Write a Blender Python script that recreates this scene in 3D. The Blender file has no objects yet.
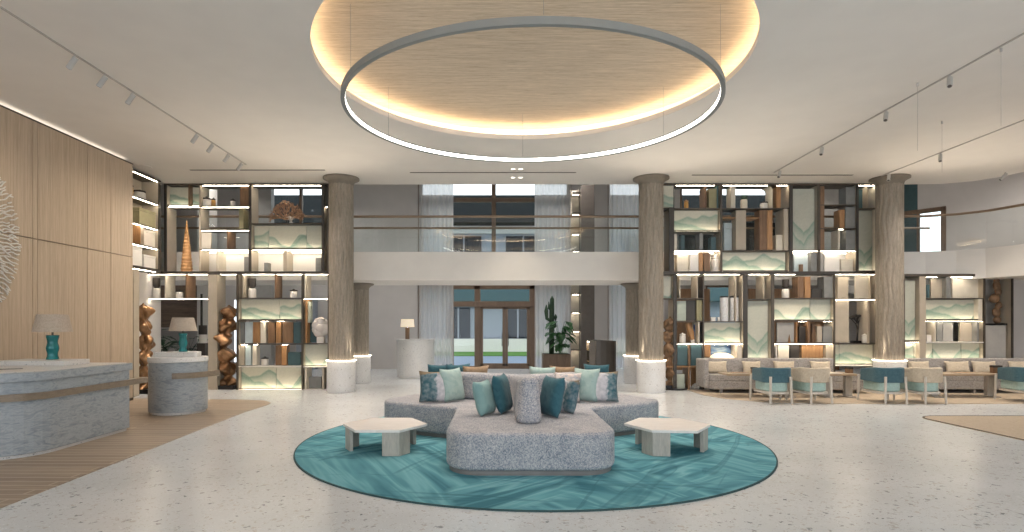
import bpy, bmesh, math, random
from mathutils import Vector, Matrix, noise as mnoise
PI = math.pi
rnd = random.Random(7)
scene = bpy.context.scene
COL = scene.collection

# ------------------------------------------------------------------ measuring
F = 570.0            # focal length in pixels of the 1024 wide frame
VX, VY, EYE = 498.0, 326.0, 1.6
def sx(px, Y): return (px - VX) * Y / F
def hz(py, Y): return EYE + (VY - py) * Y / F
def fl(py, h=0.0): return (EYE - h) * F / (py - VY)     # depth of a point at height h seen at row py

# ------------------------------------------------------------------ helpers
class MB:
    def __init__(s):
        s.bm = bmesh.new()
    def box(s, x0, x1, y0, y1, z0, z1, rz=0.0, piv=None):
        vs = [s.bm.verts.new(p) for p in ((x0,y0,z0),(x1,y0,z0),(x1,y1,z0),(x0,y1,z0),(x0,y0,z1),(x1,y0,z1),(x1,y1,z1),(x0,y1,z1))]
        for f in ((3,2,1,0),(4,5,6,7),(0,1,5,4),(1,2,6,5),(2,3,7,6),(3,0,4,7)):
            s.bm.faces.new([vs[i] for i in f])
        if rz:
            c = piv or ((x0+x1)/2, (y0+y1)/2, 0)
            bmesh.ops.rotate(s.bm, verts=vs, cent=c, matrix=Matrix.Rotation(rz, 3, 'Z'))
        return vs
    def lathe(s, prof, cx=0, cy=0, n=24, rad=None, caps=True, off=None):
        rings = []
        for i, (r, z) in enumerate(prof):
            ox, oy = off(z) if off else (0, 0)
            rings.append([s.bm.verts.new((cx+ox+(rad(r,2*PI*k/n,z) if rad else r)*math.cos(2*PI*k/n),
                                          cy+oy+(rad(r,2*PI*k/n,z) if rad else r)*math.sin(2*PI*k/n), z)) for k in range(n)])
        for a, b in zip(rings, rings[1:]):
            for k in range(n):
                s.bm.faces.new((a[k], a[(k+1)%n], b[(k+1)%n], b[k]))
        if caps:
            s.bm.faces.new(rings[0][::-1]); s.bm.faces.new(rings[-1])
        return rings
    def cyl(s, cx, cy, z0, z1, r0, r1=None, n=24):
        s.lathe([(r0,z0),(r0 if r1 is None else r1,z1)], cx, cy, n)
    def prism(s, pts, z0, z1):
        a = [s.bm.verts.new((p[0],p[1],z0)) for p in pts]; b = [s.bm.verts.new((p[0],p[1],z1)) for p in pts]
        n = len(pts)
        s.bm.faces.new(a[::-1]); s.bm.faces.new(b)
        for i in range(n): s.bm.faces.new((a[i], a[(i+1)%n], b[(i+1)%n], b[i]))
    def tube(s, pts, r, n=8, closed=False, flat=None):
        pts = [Vector(p) for p in pts]; m = len(pts); rings = []
        for i, p in enumerate(pts):
            if closed: t = pts[(i+1)%m]-pts[i-1]
            else: t = pts[min(i+1,m-1)]-pts[max(i-1,0)]
            t.normalize()
            up = Vector((0,0,1)) if abs(t.z) < .95 else Vector((1,0,0))
            a = t.cross(up).normalized(); b = a.cross(t).normalized()
            rr = r[i] if isinstance(r, (list,tuple)) else r
            ra, rb = (rr, rr) if flat is None else (rr, rr*flat)
            rings.append([s.bm.verts.new(p + a*ra*math.cos(2*PI*k/n+PI/n) + b*rb*math.sin(2*PI*k/n+PI/n)) for k in range(n)])
        prs = list(zip(rings, rings[1:])) + ([(rings[-1], rings[0])] if closed else [])
        for A, B in prs:
            for k in range(n): s.bm.faces.new((A[k], A[(k+1)%n], B[(k+1)%n], B[k]))
        if not closed:
            s.bm.faces.new(rings[0][::-1]); s.bm.faces.new(rings[-1])
    def quad(s, *p):
        s.bm.faces.new([s.bm.verts.new(q) for q in p])
    def sphere(s, c, r, sub=2, sc=(1,1,1)):
        g = bmesh.ops.create_icosphere(s.bm, subdivisions=sub, radius=r)
        for v in g['verts']: v.co = Vector((v.co.x*sc[0], v.co.y*sc[1], v.co.z*sc[2])) + Vector(c)
        return g['verts']
    def build(s, name, mat, parent=None, smooth=False, bevel=0.0, local=False, seg=2):
        off = Vector((0,0,0))
        if parent is not None and not local:
            p = parent
            while p is not None: off += p.location; p = p.parent
        bmesh.ops.recalc_face_normals(s.bm, faces=s.bm.faces[:])
        if off.length: bmesh.ops.translate(s.bm, verts=s.bm.verts[:], vec=-off)
        me = bpy.data.meshes.new(name); s.bm.to_mesh(me); s.bm.free()
        if smooth:
            for p in me.polygons: p.use_smooth = True
        o = bpy.data.objects.new(name, me); COL.objects.link(o)
        me.materials.append(mat)
        if parent is not None: o.parent = parent
        if bevel:
            b = o.modifiers.new('bevel', 'BEVEL'); b.width = bevel; b.segments = seg; b.limit_method = 'ANGLE'; b.angle_limit = math.radians(40)
            for p in me.polygons: p.use_smooth = False
        if smooth == 'auto':
            try: me.set_sharp_from_angle(angle=math.radians(40))
            except Exception: pass
        return o

def tag(o, label, cat, group=None, kind=None):
    o['label'] = label; o['category'] = cat
    if group: o['group'] = group
    if kind: o['kind'] = kind
    return o
def thing(name, label, cat, loc=(0,0,0), group=None, rz=0.0, kind=None):
    o = bpy.data.objects.new(name, None); COL.objects.link(o)
    o.location = loc; o.rotation_euler = (0,0,rz); o.empty_display_size = .1
    return tag(o, label, cat, group, kind)
def struct(o, label=None):
    o['kind'] = 'structure'
    if label: o['label'] = label
    return o
def copy_tree(o, loc, rz=None, label=None, group=None, parent=None):
    c = o.copy(); COL.objects.link(c)
    if parent is None:
        c.location = loc
        if rz is not None: c.rotation_euler = (0,0,rz)
        if label: c['label'] = label
        if group: c['group'] = group
    else: c.parent = parent
    for ch in list(o.children): copy_tree(ch, None, parent=c)
    return c

# ------------------------------------------------------------------ materials
def newmat(name):
    m = bpy.data.materials.new(name); m.use_nodes = True
    nt = m.node_tree; b = nt.nodes['Principled BSDF']
    return m, nt, b
def N(nt, t, **kw):
    n = nt.nodes.new(t)
    for k, v in kw.items():
        if k in n.inputs: n.inputs[k].default_value = v
        else: setattr(n, k, v)
    return n
def c4(c): return (c[0], c[1], c[2], 1.0)
def mapping(nt, scale=(1,1,1), rot=(0,0,0), coord='Object'):
    tc = N(nt, 'ShaderNodeTexCoord'); mp = N(nt, 'ShaderNodeMapping')
    mp.inputs['Scale'].default_value = scale; mp.inputs['Rotation'].default_value = rot
    nt.links.new(tc.outputs[coord], mp.inputs['Vector']); return mp.outputs['Vector']
def ramp(nt, fac, stops, interp='LINEAR'):
    r = N(nt, 'ShaderNodeValToRGB'); r.color_ramp.interpolation = interp
    e = r.color_ramp.elements
    while len(e) < len(stops): e.new(.5)
    for q, (p, c) in zip(e, stops): q.position = p; q.color = c4(c)
    nt.links.new(fac, r.inputs['Fac']); return r.outputs['Color']
def mixc(nt, fac, a, b, mode='MIX'):
    m = N(nt, 'ShaderNodeMix', data_type='RGBA', blend_type=mode)
    for sock, v in ((m.inputs[0], fac), (m.inputs[6], a), (m.inputs[7], b)):
        if hasattr(v, 'links') or isinstance(v, bpy.types.NodeSocket): nt.links.new(v, sock)
        elif isinstance(v, (tuple, list)): sock.default_value = c4(v)
        else: sock.default_value = v
    return m.outputs[2]
def noisetex(nt, vec, scale, detail=3, rough=.5, dist=0.0):
    n = N(nt, 'ShaderNodeTexNoise'); n.inputs['Scale'].default_value = scale; n.inputs['Detail'].default_value = detail
    n.inputs['Roughness'].default_value = rough; n.inputs['Distortion'].default_value = dist
    nt.links.new(vec, n.inputs['Vector']); return n.outputs['Fac']
def bump(nt, b, h, strength=.3, dist=.01):
    bp = N(nt, 'ShaderNodeBump'); bp.inputs['Strength'].default_value = strength; bp.inputs['Distance'].default_value = dist
    nt.links.new(h, bp.inputs['Height']); nt.links.new(bp.outputs['Normal'], b.inputs['Normal'])
def plain(name, c, rough=.5, metal=0.0, var=.08, vscale=8, spec=None):
    m, nt, b = newmat(name)
    v = mapping(nt); f = noisetex(nt, v, vscale, 3)
    lo = tuple(x*(1-var) for x in c); hi = tuple(min(1,x*(1+var)) for x in c)
    nt.links.new(ramp(nt, f, [(.3, lo), (.7, hi)]), b.inputs['Base Color'])
    b.inputs['Roughness'].default_value = rough; b.inputs['Metallic'].default_value = metal
    if spec is not None: b.inputs['Specular IOR Level'].default_value = spec
    return m
def emit(name, c, s):
    m, nt, b = newmat(name)
    b.inputs['Base Color'].default_value = c4(c); b.inputs['Emission Color'].default_value = c4(c); b.inputs['Emission Strength'].default_value = s
    return m
def wood(name, c1, c2, scale=(1,1,1), rough=.5, fine=1.0, bumpy=.1):
    """grain runs along the axis whose scale is small"""
    m, nt, b = newmat(name)
    v = mapping(nt, scale)
    f1 = noisetex(nt, v, 3.0*fine, 5, .65, .3); f2 = noisetex(nt, v, 14.0*fine, 3, .6)
    mx = N(nt, 'ShaderNodeMath', operation='MULTIPLY_ADD'); mx.inputs[1].default_value = .45
    nt.links.new(f2, mx.inputs[0])
    m2 = N(nt, 'ShaderNodeMath', operation='MULTIPLY'); m2.inputs[1].default_value = .55
    nt.links.new(f1, m2.inputs[0]); nt.links.new(m2.outputs[0], mx.inputs[2])
    nt.links.new(ramp(nt, mx.outputs[0], [(.34, c2), (.62, c1)]), b.inputs['Base Color'])
    b.inputs['Roughness'].default_value = rough
    if bumpy: bump(nt, b, mx.outputs[0], bumpy, .004)
    return m
def terrazzo(name, base, scale=16.0, rough=.22, dens=.055, stretch=(1,1,1)):
    m, nt, b = newmat(name)
    v = mapping(nt, stretch)
    nz = N(nt, 'ShaderNodeTexNoise'); nz.inputs['Scale'].default_value = scale*1.1; nt.links.new(v, nz.inputs['Vector'])
    wv = mixc(nt, .045, v, nz.outputs['Color'], 'LINEAR_LIGHT')
    col = None
    def chips(sc, thr, ccs, prev):
        vo = N(nt, 'ShaderNodeTexVoronoi'); vo.inputs['Scale'].default_value = sc; nt.links.new(wv, vo.inputs['Vector'])
        # a chip wherever the cell's random number is low, cut to the cell's middle
        sep = N(nt, 'ShaderNodeSeparateColor'); nt.links.new(vo.outputs['Color'], sep.inputs[0])
        lt = N(nt, 'ShaderNodeMath', operation='LESS_THAN'); lt.inputs[1].default_value = thr; nt.links.new(sep.outputs[0], lt.inputs[0])
        l2 = N(nt, 'ShaderNodeMath', operation='LESS_THAN'); l2.inputs[1].default_value = .42; nt.links.new(vo.outputs['Distance'], l2.inputs[0])
        mu = N(nt, 'ShaderNodeMath', operation='MULTIPLY'); nt.links.new(lt.outputs[0], mu.inputs[0]); nt.links.new(l2.outputs[0], mu.inputs[1])
        cc = ramp(nt, sep.outputs[1], ccs, 'CONSTANT')
        return mixc(nt, mu.outputs[0], prev, cc)
    f = noisetex(nt, v, 1.2, 3)
    lo = tuple(x*.93 for x in base); hi = tuple(min(1,x*1.05) for x in base)
    c0 = ramp(nt, f, [(.3, lo), (.7, hi)])
    c1 = chips(scale*2.3, .3, [(0, tuple(x*.82 for x in base)), (.4, tuple(min(.9,x*1.12) for x in base)), (.75, (.46,.43,.40))], c0)
    c2 = chips(scale, dens*2.4, [(0,(.40,.40,.40)), (.3,(.52,.50,.48)), (.62,(.33,.34,.35)), (.8,(.55,.52,.49)), (.94,(.20,.21,.22))], c1)
    nt.links.new(c2, b.inputs['Base Color']); b.inputs['Roughness'].default_value = rough
    return m
def fabric(name, cols, sc=60.0, rough=.9, bumps=.5, coord='Object'):
    m, nt, b = newmat(name)
    v = mapping(nt, coord=coord)
    f = noisetex(nt, v, sc, 2, .7)
    vo = N(nt, 'ShaderNodeTexVoronoi'); vo.inputs['Scale'].default_value = sc*.8; nt.links.new(v, vo.inputs['Vector'])
    sep = N(nt, 'ShaderNodeSeparateColor'); nt.links.new(vo.outputs['Color'], sep.inputs[0])
    big = noisetex(nt, v, 6.0, 2)
    ad = N(nt, 'ShaderNodeMath', operation='MULTIPLY_ADD'); ad.inputs[1].default_value = .6; nt.links.new(sep.outputs[0], ad.inputs[0])
    m2 = N(nt, 'ShaderNodeMath', operation='MULTIPLY'); m2.inputs[1].default_value = .4; nt.links.new(big, m2.inputs[0]); nt.links.new(m2.outputs[0], ad.inputs[2])
    st = [(i/max(1,len(cols)-1)*.7+.12, c) for i, c in enumerate(cols)]
    nt.links.new(ramp(nt, ad.outputs[0], st), b.inputs['Base Color'])
    b.inputs['Roughness'].default_value = rough; b.inputs['Specular IOR Level'].default_value = .15
    b.inputs['Sheen Weight'].default_value = .15
    bump(nt, b, f, bumps, .004)
    return m
def marble_panel(name, seed, tall=False):
    """pale stone painted with soft green mountain ridges fading downwards"""
    m, nt, b = newmat(name)
    tc = N(nt, 'ShaderNodeTexCoord'); sp = N(nt, 'ShaderNodeSeparateXYZ'); nt.links.new(tc.outputs['Object'], sp.inputs[0])
    def math_(op, a, c=None):
        n = N(nt, 'ShaderNodeMath', operation=op)
        for s, v in ((n.inputs[0], a), (n.inputs[1], c)):
            if v is None: continue
            if isinstance(v, (int, float)): s.default_value = v
            else: nt.links.new(v, s)
        return n.outputs[0]
    def ridge(freq, w, amp, z0):
        n = N(nt, 'ShaderNodeTexNoise', noise_dimensions='1D'); n.inputs['Scale'].default_value = freq; n.inputs['Detail'].default_value = 2.5; n.inputs['Roughness'].default_value = .4
        nt.links.new(math_('ADD', sp.outputs[0], w), n.inputs['W'])
        h = math_('MULTIPLY', math_('SUBTRACT', n.outputs['Fac'], .5), amp)
        if tall: h = math_('ADD', h, math_('MULTIPLY', math_('ABSOLUTE', sp.outputs[0]), 1.5))
        return math_('SUBTRACT', math_('SUBTRACT', sp.outputs[2], h), z0)
    base = (.57,.555,.455) if not tall else (.43,.44,.375)
    col = mixc(nt, ramp(nt, noisetex(nt, tc.outputs['Object'], 2.2, 3), [(.35,(0,0,0)),(.65,(1,1,1))]), base, tuple(x*1.08 for x in base))
    for freq, w, amp, z0 in (((.85, seed*3.7, 1.1, .05), (1.15, seed*5.1+9, .9, -.10)) if not tall else ((2.5, seed*2.2, .35, -.42), (2.0, seed*4.1, .5, -.62))):
        d = ridge(freq, w, amp, z0)
        k = ramp(nt, math_('ADD', d, .5), [(.14,(0,0,0)), (.38,(.42,.42,.42)), (.485,(.85,.85,.85)), (.525,(0,0,0))])
        col = mixc(nt, k, col, (.155,.275,.215))
    f3 = noisetex(nt, tc.outputs['Object'], 26, 4, .65)
    col = mixc(nt, .10, col, ramp(nt, f3, [(.35,(.30,.33,.28)), (.65,(.82,.76,.64))]))
    nt.links.new(col, b.inputs['Base Color']); b.inputs['Roughness'].default_value = .4
    return m
def glassmat(name, tint=(.9,.95,.96), refl=.07):
    m = bpy.data.materials.new(name); m.use_nodes = True; nt = m.node_tree
    nt.nodes.clear()
    o = N(nt, 'ShaderNodeOutputMaterial'); t = N(nt, 'ShaderNodeBsdfTransparent'); g = N(nt, 'ShaderNodeBsdfGlossy'); mx = N(nt, 'ShaderNodeMixShader')
    t.inputs['Color'].default_value = c4(tint); g.inputs['Roughness'].default_value = .02; mx.inputs[0].default_value = refl
    nt.links.new(t.outputs[0], mx.inputs[1]); nt.links.new(g.outputs[0], mx.inputs[2]); nt.links.new(mx.outputs[0], o.inputs[0])
    return m
def sheer(name, c, clear=.35):
    m = bpy.data.materials.new(name); m.use_nodes = True; nt = m.node_tree; nt.nodes.clear()
    o = N(nt, 'ShaderNodeOutputMaterial'); t = N(nt, 'ShaderNodeBsdfTransparent'); d = N(nt, 'ShaderNodeBsdfDiffuse'); tl = N(nt, 'ShaderNodeBsdfTranslucent')
    d.inputs['Color'].default_value = c4(c); tl.inputs['Color'].default_value = c4(c)
    m1 = N(nt, 'ShaderNodeMixShader'); m1.inputs[0].default_value = .4; m2 = N(nt, 'ShaderNodeMixShader'); m2.inputs[0].default_value = clear
    nt.links.new(d.outputs[0], m1.inputs[1]); nt.links.new(tl.outputs[0], m1.inputs[2])
    nt.links.new(m1.outputs[0], m2.inputs[1]); nt.links.new(t.outputs[0], m2.inputs[2]); nt.links.new(m2.outputs[0], o.inputs[0])
    return m

M = {}
M['ceiling'] = plain('ceiling_paint', (.80,.76,.715), .9, var=.02, vscale=2)
M['white'] = plain('white_plaster', (.78,.75,.71), .8, var=.02, vscale=3)
M['greywall'] = plain('grey_plaster', (.58,.55,.53), .85, var=.03, vscale=2)
M['greypanel'] = plain('grey_lacquer', (.34,.33,.31), .5, var=.05)
M['terrazzo'] = terrazzo('terrazzo_floor', (.655,.675,.685), 25.0, .22, .06, (.8,.8,1))
M['plinth'] = terrazzo('terrazzo_plinth', (.66,.66,.66), 34.0, .4, .05)
M['deskt'] = terrazzo('terrazzo_top', (.74,.73,.71), 40.0, .3, .04)
# timber floor: long boards along x
def floor_wood():
    m, nt, b = newmat('timber_floor')
    v = mapping(nt)
    br = N(nt, 'ShaderNodeTexBrick'); br.offset = .37; br.inputs['Scale'].default_value = 1.0
    br.inputs['Brick Width'].default_value = 1.9; br.inputs['Row Height'].default_value = .15; br.inputs['Mortar Size'].default_value = .012
    br.inputs['Color1'].default_value = (.36,.285,.21,1); br.inputs['Color2'].default_value = (.19,.145,.105,1); br.inputs['Mortar'].default_value = (.60,.51,.41,1)
    nt.links.new(v, br.inputs['Vector'])
    v2 = mapping(nt, (.5, 9, 1)); f = noisetex(nt, v2, 5, 4, .6)
    c = mixc(nt, .5, br.outputs['Color'], ramp(nt, f, [(.3,(.20,.145,.10)), (.7,(.48,.38,.27))]))
    nt.links.new(c, b.inputs['Base Color']); b.inputs['Roughness'].default_value = .42
    return m
M['floorwood'] = floor_wood()
M['oakwall'] = wood('oak_veneer', (.60,.48,.36), (.40,.31,.22), (7,7,.15), .5, 1.6, .1)
M['oakjoint'] = plain('oak_joint', (.26,.20,.14), .6)
M['disc'] = wood('woven_veneer', (.66,.55,.42), (.36,.285,.205), (.3,7,1), .75, 1.7, .25)
M['shaft'] = wood('weathered_column_wood', (.34,.295,.24), (.16,.135,.105), (6,6,.6), .6, 1.6, .2)
M['capital'] = plain('column_capital', (.20,.17,.135), .55)
M['bronze'] = plain('bronze_metal', (.10,.082,.065), .42, .5, .1, 5)
M['dark'] = plain('dark_metal', (.060,.052,.045), .45, .3)
M['shelf'] = plain('taupe_board', (.44,.38,.30), .5, var=.06, vscale=4)
M['lightboard'] = plain('cream_board', (.66,.60,.50), .5, var=.05)
M['whiteboard'] = plain('white_board', (.76,.73,.68), .5, var=.03)
M['greyboard'] = plain('grey_board', (.22,.22,.21), .5)
M['oliveboard'] = plain('olive_board', (.30,.27,.15), .5)
M['brownboard'] = wood('walnut_board', (.26,.15,.08), (.13,.07,.035), (6,6,.5), .45)
M['orangeboard'] = wood('copper_board', (.46,.25,.11), (.30,.15,.06), (6,6,.5), .4)
M['blueboard'] = plain('pale_blue_board', (.50,.58,.60), .45)
M['tealboard'] = plain('deep_teal_board', (.05,.10,.11), .4)
M['sageboard'] = plain('sage_board', (.42,.47,.40), .5)
for i in range(6): M['marble%d'%i] = marble_panel('painted_stone_%d'%i, i+1, i == 4)
M['led'] = emit('led_warm', (1.0,.87,.68), 34.0)
M['panelled'] = emit('panel_led', (1.0,.87,.68), 15.0)
M['ringglow'] = emit('plinth_ring_glow', (1.0,.87,.68), 5.0)
M['coveline'] = emit('cove_line', (1.0,.9,.75), 2.5)
M['ringled'] = emit('ring_led', (1.0,.95,.89), 6.0)
M['coveup'] = emit('shelf_cove', (1.0,.84,.62), 5.0)
M['coveled'] = emit('cove_led', (1.0,.80,.54), 14.0)
M['lamp_on'] = emit('downlight_on', (1.0,.9,.78), 3.0)
M['ringmetal'] = plain('ring_metal', (.24,.255,.25), .5, .0, .03)
M['desk'] = None
def deskstone():
    m, nt, b = newmat('grey_limestone')
    v = mapping(nt, (1.2,1.2,4.0), (0,.12,.0))
    f = noisetex(nt, v, 4.2, 6, .62, 1.4)
    nt.links.new(ramp(nt, f, [(.30,(.21,.245,.275)), (.46,(.31,.345,.375)), (.53,(.39,.425,.45)), (.60,(.295,.33,.36)), (.75,(.45,.475,.49))]), b.inputs['Base Color'])
    b.inputs['Roughness'].default_value = .4
    return m
M['desk'] = deskstone()
M['band'] = wood('desk_wood_band', (.27,.215,.155), (.18,.14,.10), (.6,3,8), .4)
M['sofa'] = fabric('tweed_upholstery', [(.12,.145,.19), (.29,.31,.35), (.53,.51,.505), (.22,.24,.285), (.61,.575,.565)], 120)
M['sofabase'] = plain('sofa_plinth', (.20,.19,.18), .6)
M['banquette'] = fabric('banquette_upholstery', [(.23,.215,.205), (.35,.325,.31), (.41,.385,.36)], 70)
def rugmat():
    """brushed palm-leaf strokes running several ways across a teal pile"""
    m, nt, b = newmat('teal_rug_pile')
    def stroke(ang, k, sc, dist=.5):
        v = mapping(nt, (1,1,1), (0,0,ang)); mp = N(nt, 'ShaderNodeMapping'); mp.inputs['Scale'].default_value = (k, 2.4, 1)
        nt.links.new(v, mp.inputs['Vector']); return noisetex(nt, mp.outputs[0], sc, 3, .55, dist)
    def sel(sc, loc, lo, hi):
        v = mapping(nt, (1,1,1), (0,0,loc)); return ramp(nt, noisetex(nt, v, sc, 2, .5, .6), [(lo,(0,0,0)), (hi,(1,1,1))])
    A = ramp(nt, stroke(0.496,0.258,1.350), [(.34,(0.054,0.186,0.237)), (.43,(0.106,0.302,0.361)), (.49,(0.128,0.355,0.414)), (.53,(0.230,0.487,0.544)), (.58,(0.136,0.365,0.427)), (.68,(0.074,0.238,0.290))])
    B = ramp(nt, stroke(-.72,.30,1.6), [(.36,(0.058,0.191,0.242)), (.45,(0.128,0.339,0.396)), (.50,(0.211,0.461,0.515)), (.55,(0.132,0.360,0.419)), (.64,(0.074,0.233,0.290))])
    C = ramp(nt, stroke(1.080,0.241,1.350), [(.36,(0.066,0.206,0.260)), (.46,(0.114,0.318,0.378)), (.54,(0.186,0.434,0.491)), (.62,(0.098,0.286,0.343))])
    c = mixc(nt, sel(.50, .3, .46, .52), A, B)
    c = mixc(nt, sel(.62, 2.1, .53, .57), c, C)
    dk = ramp(nt, stroke(.15,.35,1.1,.9), [(.57,(0,0,0)), (.60,(.55,.55,.55)), (.66,(0,0,0))])
    c = mixc(nt, dk, c, (0.044,0.149,0.195))
    d2 = ramp(nt, stroke(-1.1,.3,1.0,.9), [(.58,(0,0,0)), (.61,(.5,.5,.5)), (.67,(0,0,0))])
    c = mixc(nt, d2, c, (0.044,0.149,0.195))
    fp = noisetex(nt, mapping(nt), 160, 2)
    nt.links.new(c, b.inputs['Base Color']); b.inputs['Roughness'].default_value = .95; b.inputs['Specular IOR Level'].default_value = .1
    bump(nt, b, fp, .4, .004)
    return m
M['rug'] = rugmat()
M['rugedge'] = plain('rug_binding', (.03,.075,.08), .9)
M['tan'] = fabric('tan_carpet_pile', [(.38,.30,.21), (.46,.37,.27), (.42,.34,.24)], 40)
M['tanedge'] = plain('dark_binding', (.06,.045,.035), .8)
M['travertine'] = wood('travertine', (.88,.84,.80), (.76,.72,.68), (1.5,5,1.5), .35, 1.0, .0)
M['tableleg'] = wood('travertine_leg', (.52,.47,.41), (.36,.33,.29), (4,4,.8), .45, 1.0, .0)
M['teal'] = fabric('teal_velvet', [(.03,.095,.125), (.05,.14,.17), (.04,.115,.145)], 30, .8, .2)
M['aqua'] = fabric('aqua_velvet', [(.30,.43,.41), (.40,.52,.49), (.35,.47,.45)], 25, .75, .2)
M['paleteal'] = fabric('pale_teal_satin', [(.19,.33,.33), (.27,.42,.41)], 12, .6, .1)
M['brownfab'] = fabric('brown_weave', [(.26,.18,.11), (.36,.26,.17)], 40)
M['beigefab'] = fabric('beige_weave', [(.50,.42,.32), (.60,.52,.41)], 45)
M['pinkfab'] = fabric('blush_weave', [(.52,.44,.41), (.66,.60,.57), (.36,.38,.42)], 30)
M['turq'] = fabric('turquoise_seat', [(.36,.50,.47), (.44,.58,.54)], 40)
M['chairteal'] = fabric('chair_teal', [(.055,.115,.145), (.075,.15,.18)], 40)
def patterned(name, flip):
    m, nt, b = newmat(name)
    tc = N(nt, 'ShaderNodeTexCoord'); sp = N(nt, 'ShaderNodeSeparateXYZ'); nt.links.new(tc.outputs['Object'], sp.inputs[0])
    n1 = noisetex(nt, tc.outputs['Object'], 7, 4, .6, .5)
    ad = N(nt, 'ShaderNodeMath', operation='MULTIPLY_ADD'); ad.inputs[1].default_value = .28; nt.links.new(n1, ad.inputs[0])
    ng = N(nt, 'ShaderNodeMath', operation='MULTIPLY'); ng.inputs[1].default_value = -1.0 if flip else 1.0; nt.links.new(sp.outputs[0], ng.inputs[0]); nt.links.new(ng.outputs[0], ad.inputs[2])
    sh = -.10 if flip else 0
    mv = N(nt, 'ShaderNodeMath', operation='SUBTRACT'); mv.inputs[1].default_value = sh; nt.links.new(ad.outputs[0], mv.inputs[0])
    c = ramp(nt, mv.outputs[0], [(.08,(.025,.10,.13)), (.16,(.05,.15,.18)), (.19,(.50,.50,.55)), (.30,(.62,.60,.63))])
    n2 = noisetex(nt, tc.outputs['Object'], 16, 3)
    c = mixc(nt, .25, c, ramp(nt, n2, [(.35,(.05,.12,.15)), (.65,(.7,.68,.68))]))
    ad2 = N(nt, 'ShaderNodeMath', operation='MULTIPLY_ADD'); ad2.inputs[1].default_value = .2; nt.links.new(n1, ad2.inputs[0]); nt.links.new(sp.outputs[2], ad2.inputs[2])
    c = mixc(nt, ramp(nt, ad2.outputs[0], [(.50,(0,0,0)), (.53,(1,1,1))]), c, (.20,.15,.09))
    nt.links.new(c, b.inputs['Base Color']); b.inputs['Roughness'].default_value = .8
    return m
M['pat0'] = patterned('ink_wash_linen', False); M['pat1'] = patterned('ink_wash_linen_turned', True)
M['chairwood'] = wood('pale_ash', (.62,.57,.50), (.52,.47,.41), (6,6,.6), .45)
M['tablewood'] = wood('brown_table_wood', (.40,.30,.20), (.28,.20,.13), (1,6,6), .4)
M['rattan'] = wood('rattan', (.80,.46,.20), (.45,.22,.08), (5,5,26), .6, 2.0, .5)
M['copper'] = plain('aged_bronze', (.31,.175,.09), .30, .85, .4, 6)
M['coral'] = plain('dried_coral', (.36,.20,.11), .7, var=.25, vscale=14)
M['ceram'] = plain('white_ceramic', (.76,.72,.66), .4, var=.03)
M['black'] = plain('black_lacquer', (.012,.011,.011), .35)
M['blackwood'] = plain('charred_wood', (.035,.028,.024), .6)
M['amber'] = plain('amber_glass', (.55,.30,.09), .25)
M['gold'] = plain('brushed_gold', (.62,.42,.16), .3, .9)
M['tealglaze'] = plain('teal_glaze', (.015,.19,.20), .18, .15, .25, 5)
M['lampshade'] = fabric('linen_shade', [(.46,.38,.30), (.56,.47,.38)], 90)
M['litshade'] = None
def litshade():
    m, nt, b = newmat('lit_linen_shade')
    v = mapping(nt); f = noisetex(nt, v, 60, 2)
    c = ramp(nt, f, [(.3,(.80,.66,.48)), (.7,(.92,.80,.62))])
    nt.links.new(c, b.inputs['Base Color']); nt.links.new(c, b.inputs['Emission Color']); b.inputs['Emission Strength'].default_value = .55
    return m
M['litshade'] = litshade()
M['rail'] = wood('rail_wood', (.30,.21,.135), (.20,.135,.085), (.5,6,6), .4)
M['doorframe'] = wood('door_wood', (.22,.145,.095), (.14,.09,.06), (6,6,.5), .45)
M['glass'] = glassmat('clear_glass', (.95,.965,.96), .025); M['railglass'] = glassmat('balustrade_glass', (.96,.98,.98), .035)
M['sheer'] = sheer('sheer_linen', (.74,.70,.67), .25)
M['plankwall'] = wood('weathered_planks', (.26,.19,.145), (.13,.095,.07), (.5,1,9), .7)
M['leaf'] = plain('leaf_green', (.035,.12,.035), .4, var=.4, vscale=10)
M['leafdark'] = plain('dark_leaf', (.018,.05,.022), .45, var=.4, vscale=10)
M['cactus'] = plain('cactus_green', (.03,.065,.03), .55, var=.3, vscale=20)
M['lawn'] = plain('lawn_turf', (.085,.21,.03), .9, var=.2, vscale=6)
M['pave'] = plain('courtyard_paving', (.20,.26,.35), .7, var=.05)
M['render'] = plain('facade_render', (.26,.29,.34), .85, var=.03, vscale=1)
M['darkglass'] = plain('dark_glass', (.012,.018,.028), .5, var=.2, spec=.05)
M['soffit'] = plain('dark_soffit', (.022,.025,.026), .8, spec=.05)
M['track'] = plain('track_grey', (.46,.43,.40), .5)
M['trackfix'] = plain('spotlight_grey', (.48,.465,.44), .45)
M['seam'] = plain('slot_dark', (.075,.065,.055), .6)
M['rock'] = plain('fossil_rock', (.22,.13,.07), .65, .1, .5, 9)
M['soil'] = plain('soil', (.03,.02,.015), .95)
M['teapicture'] = None
def bluepic():
    m, nt, b = newmat('sea_painting'); v = mapping(nt, (1,1,3)); f = noisetex(nt, v, 3, 4)
    nt.links.new(ramp(nt, f, [(.35,(.05,.10,.25)), (.5,(.14,.26,.45)), (.62,(.42,.52,.58))]), b.inputs['Base Color']); b.inputs['Roughness'].default_value = .5
    return m
M['bluepic'] = bluepic()

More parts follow.
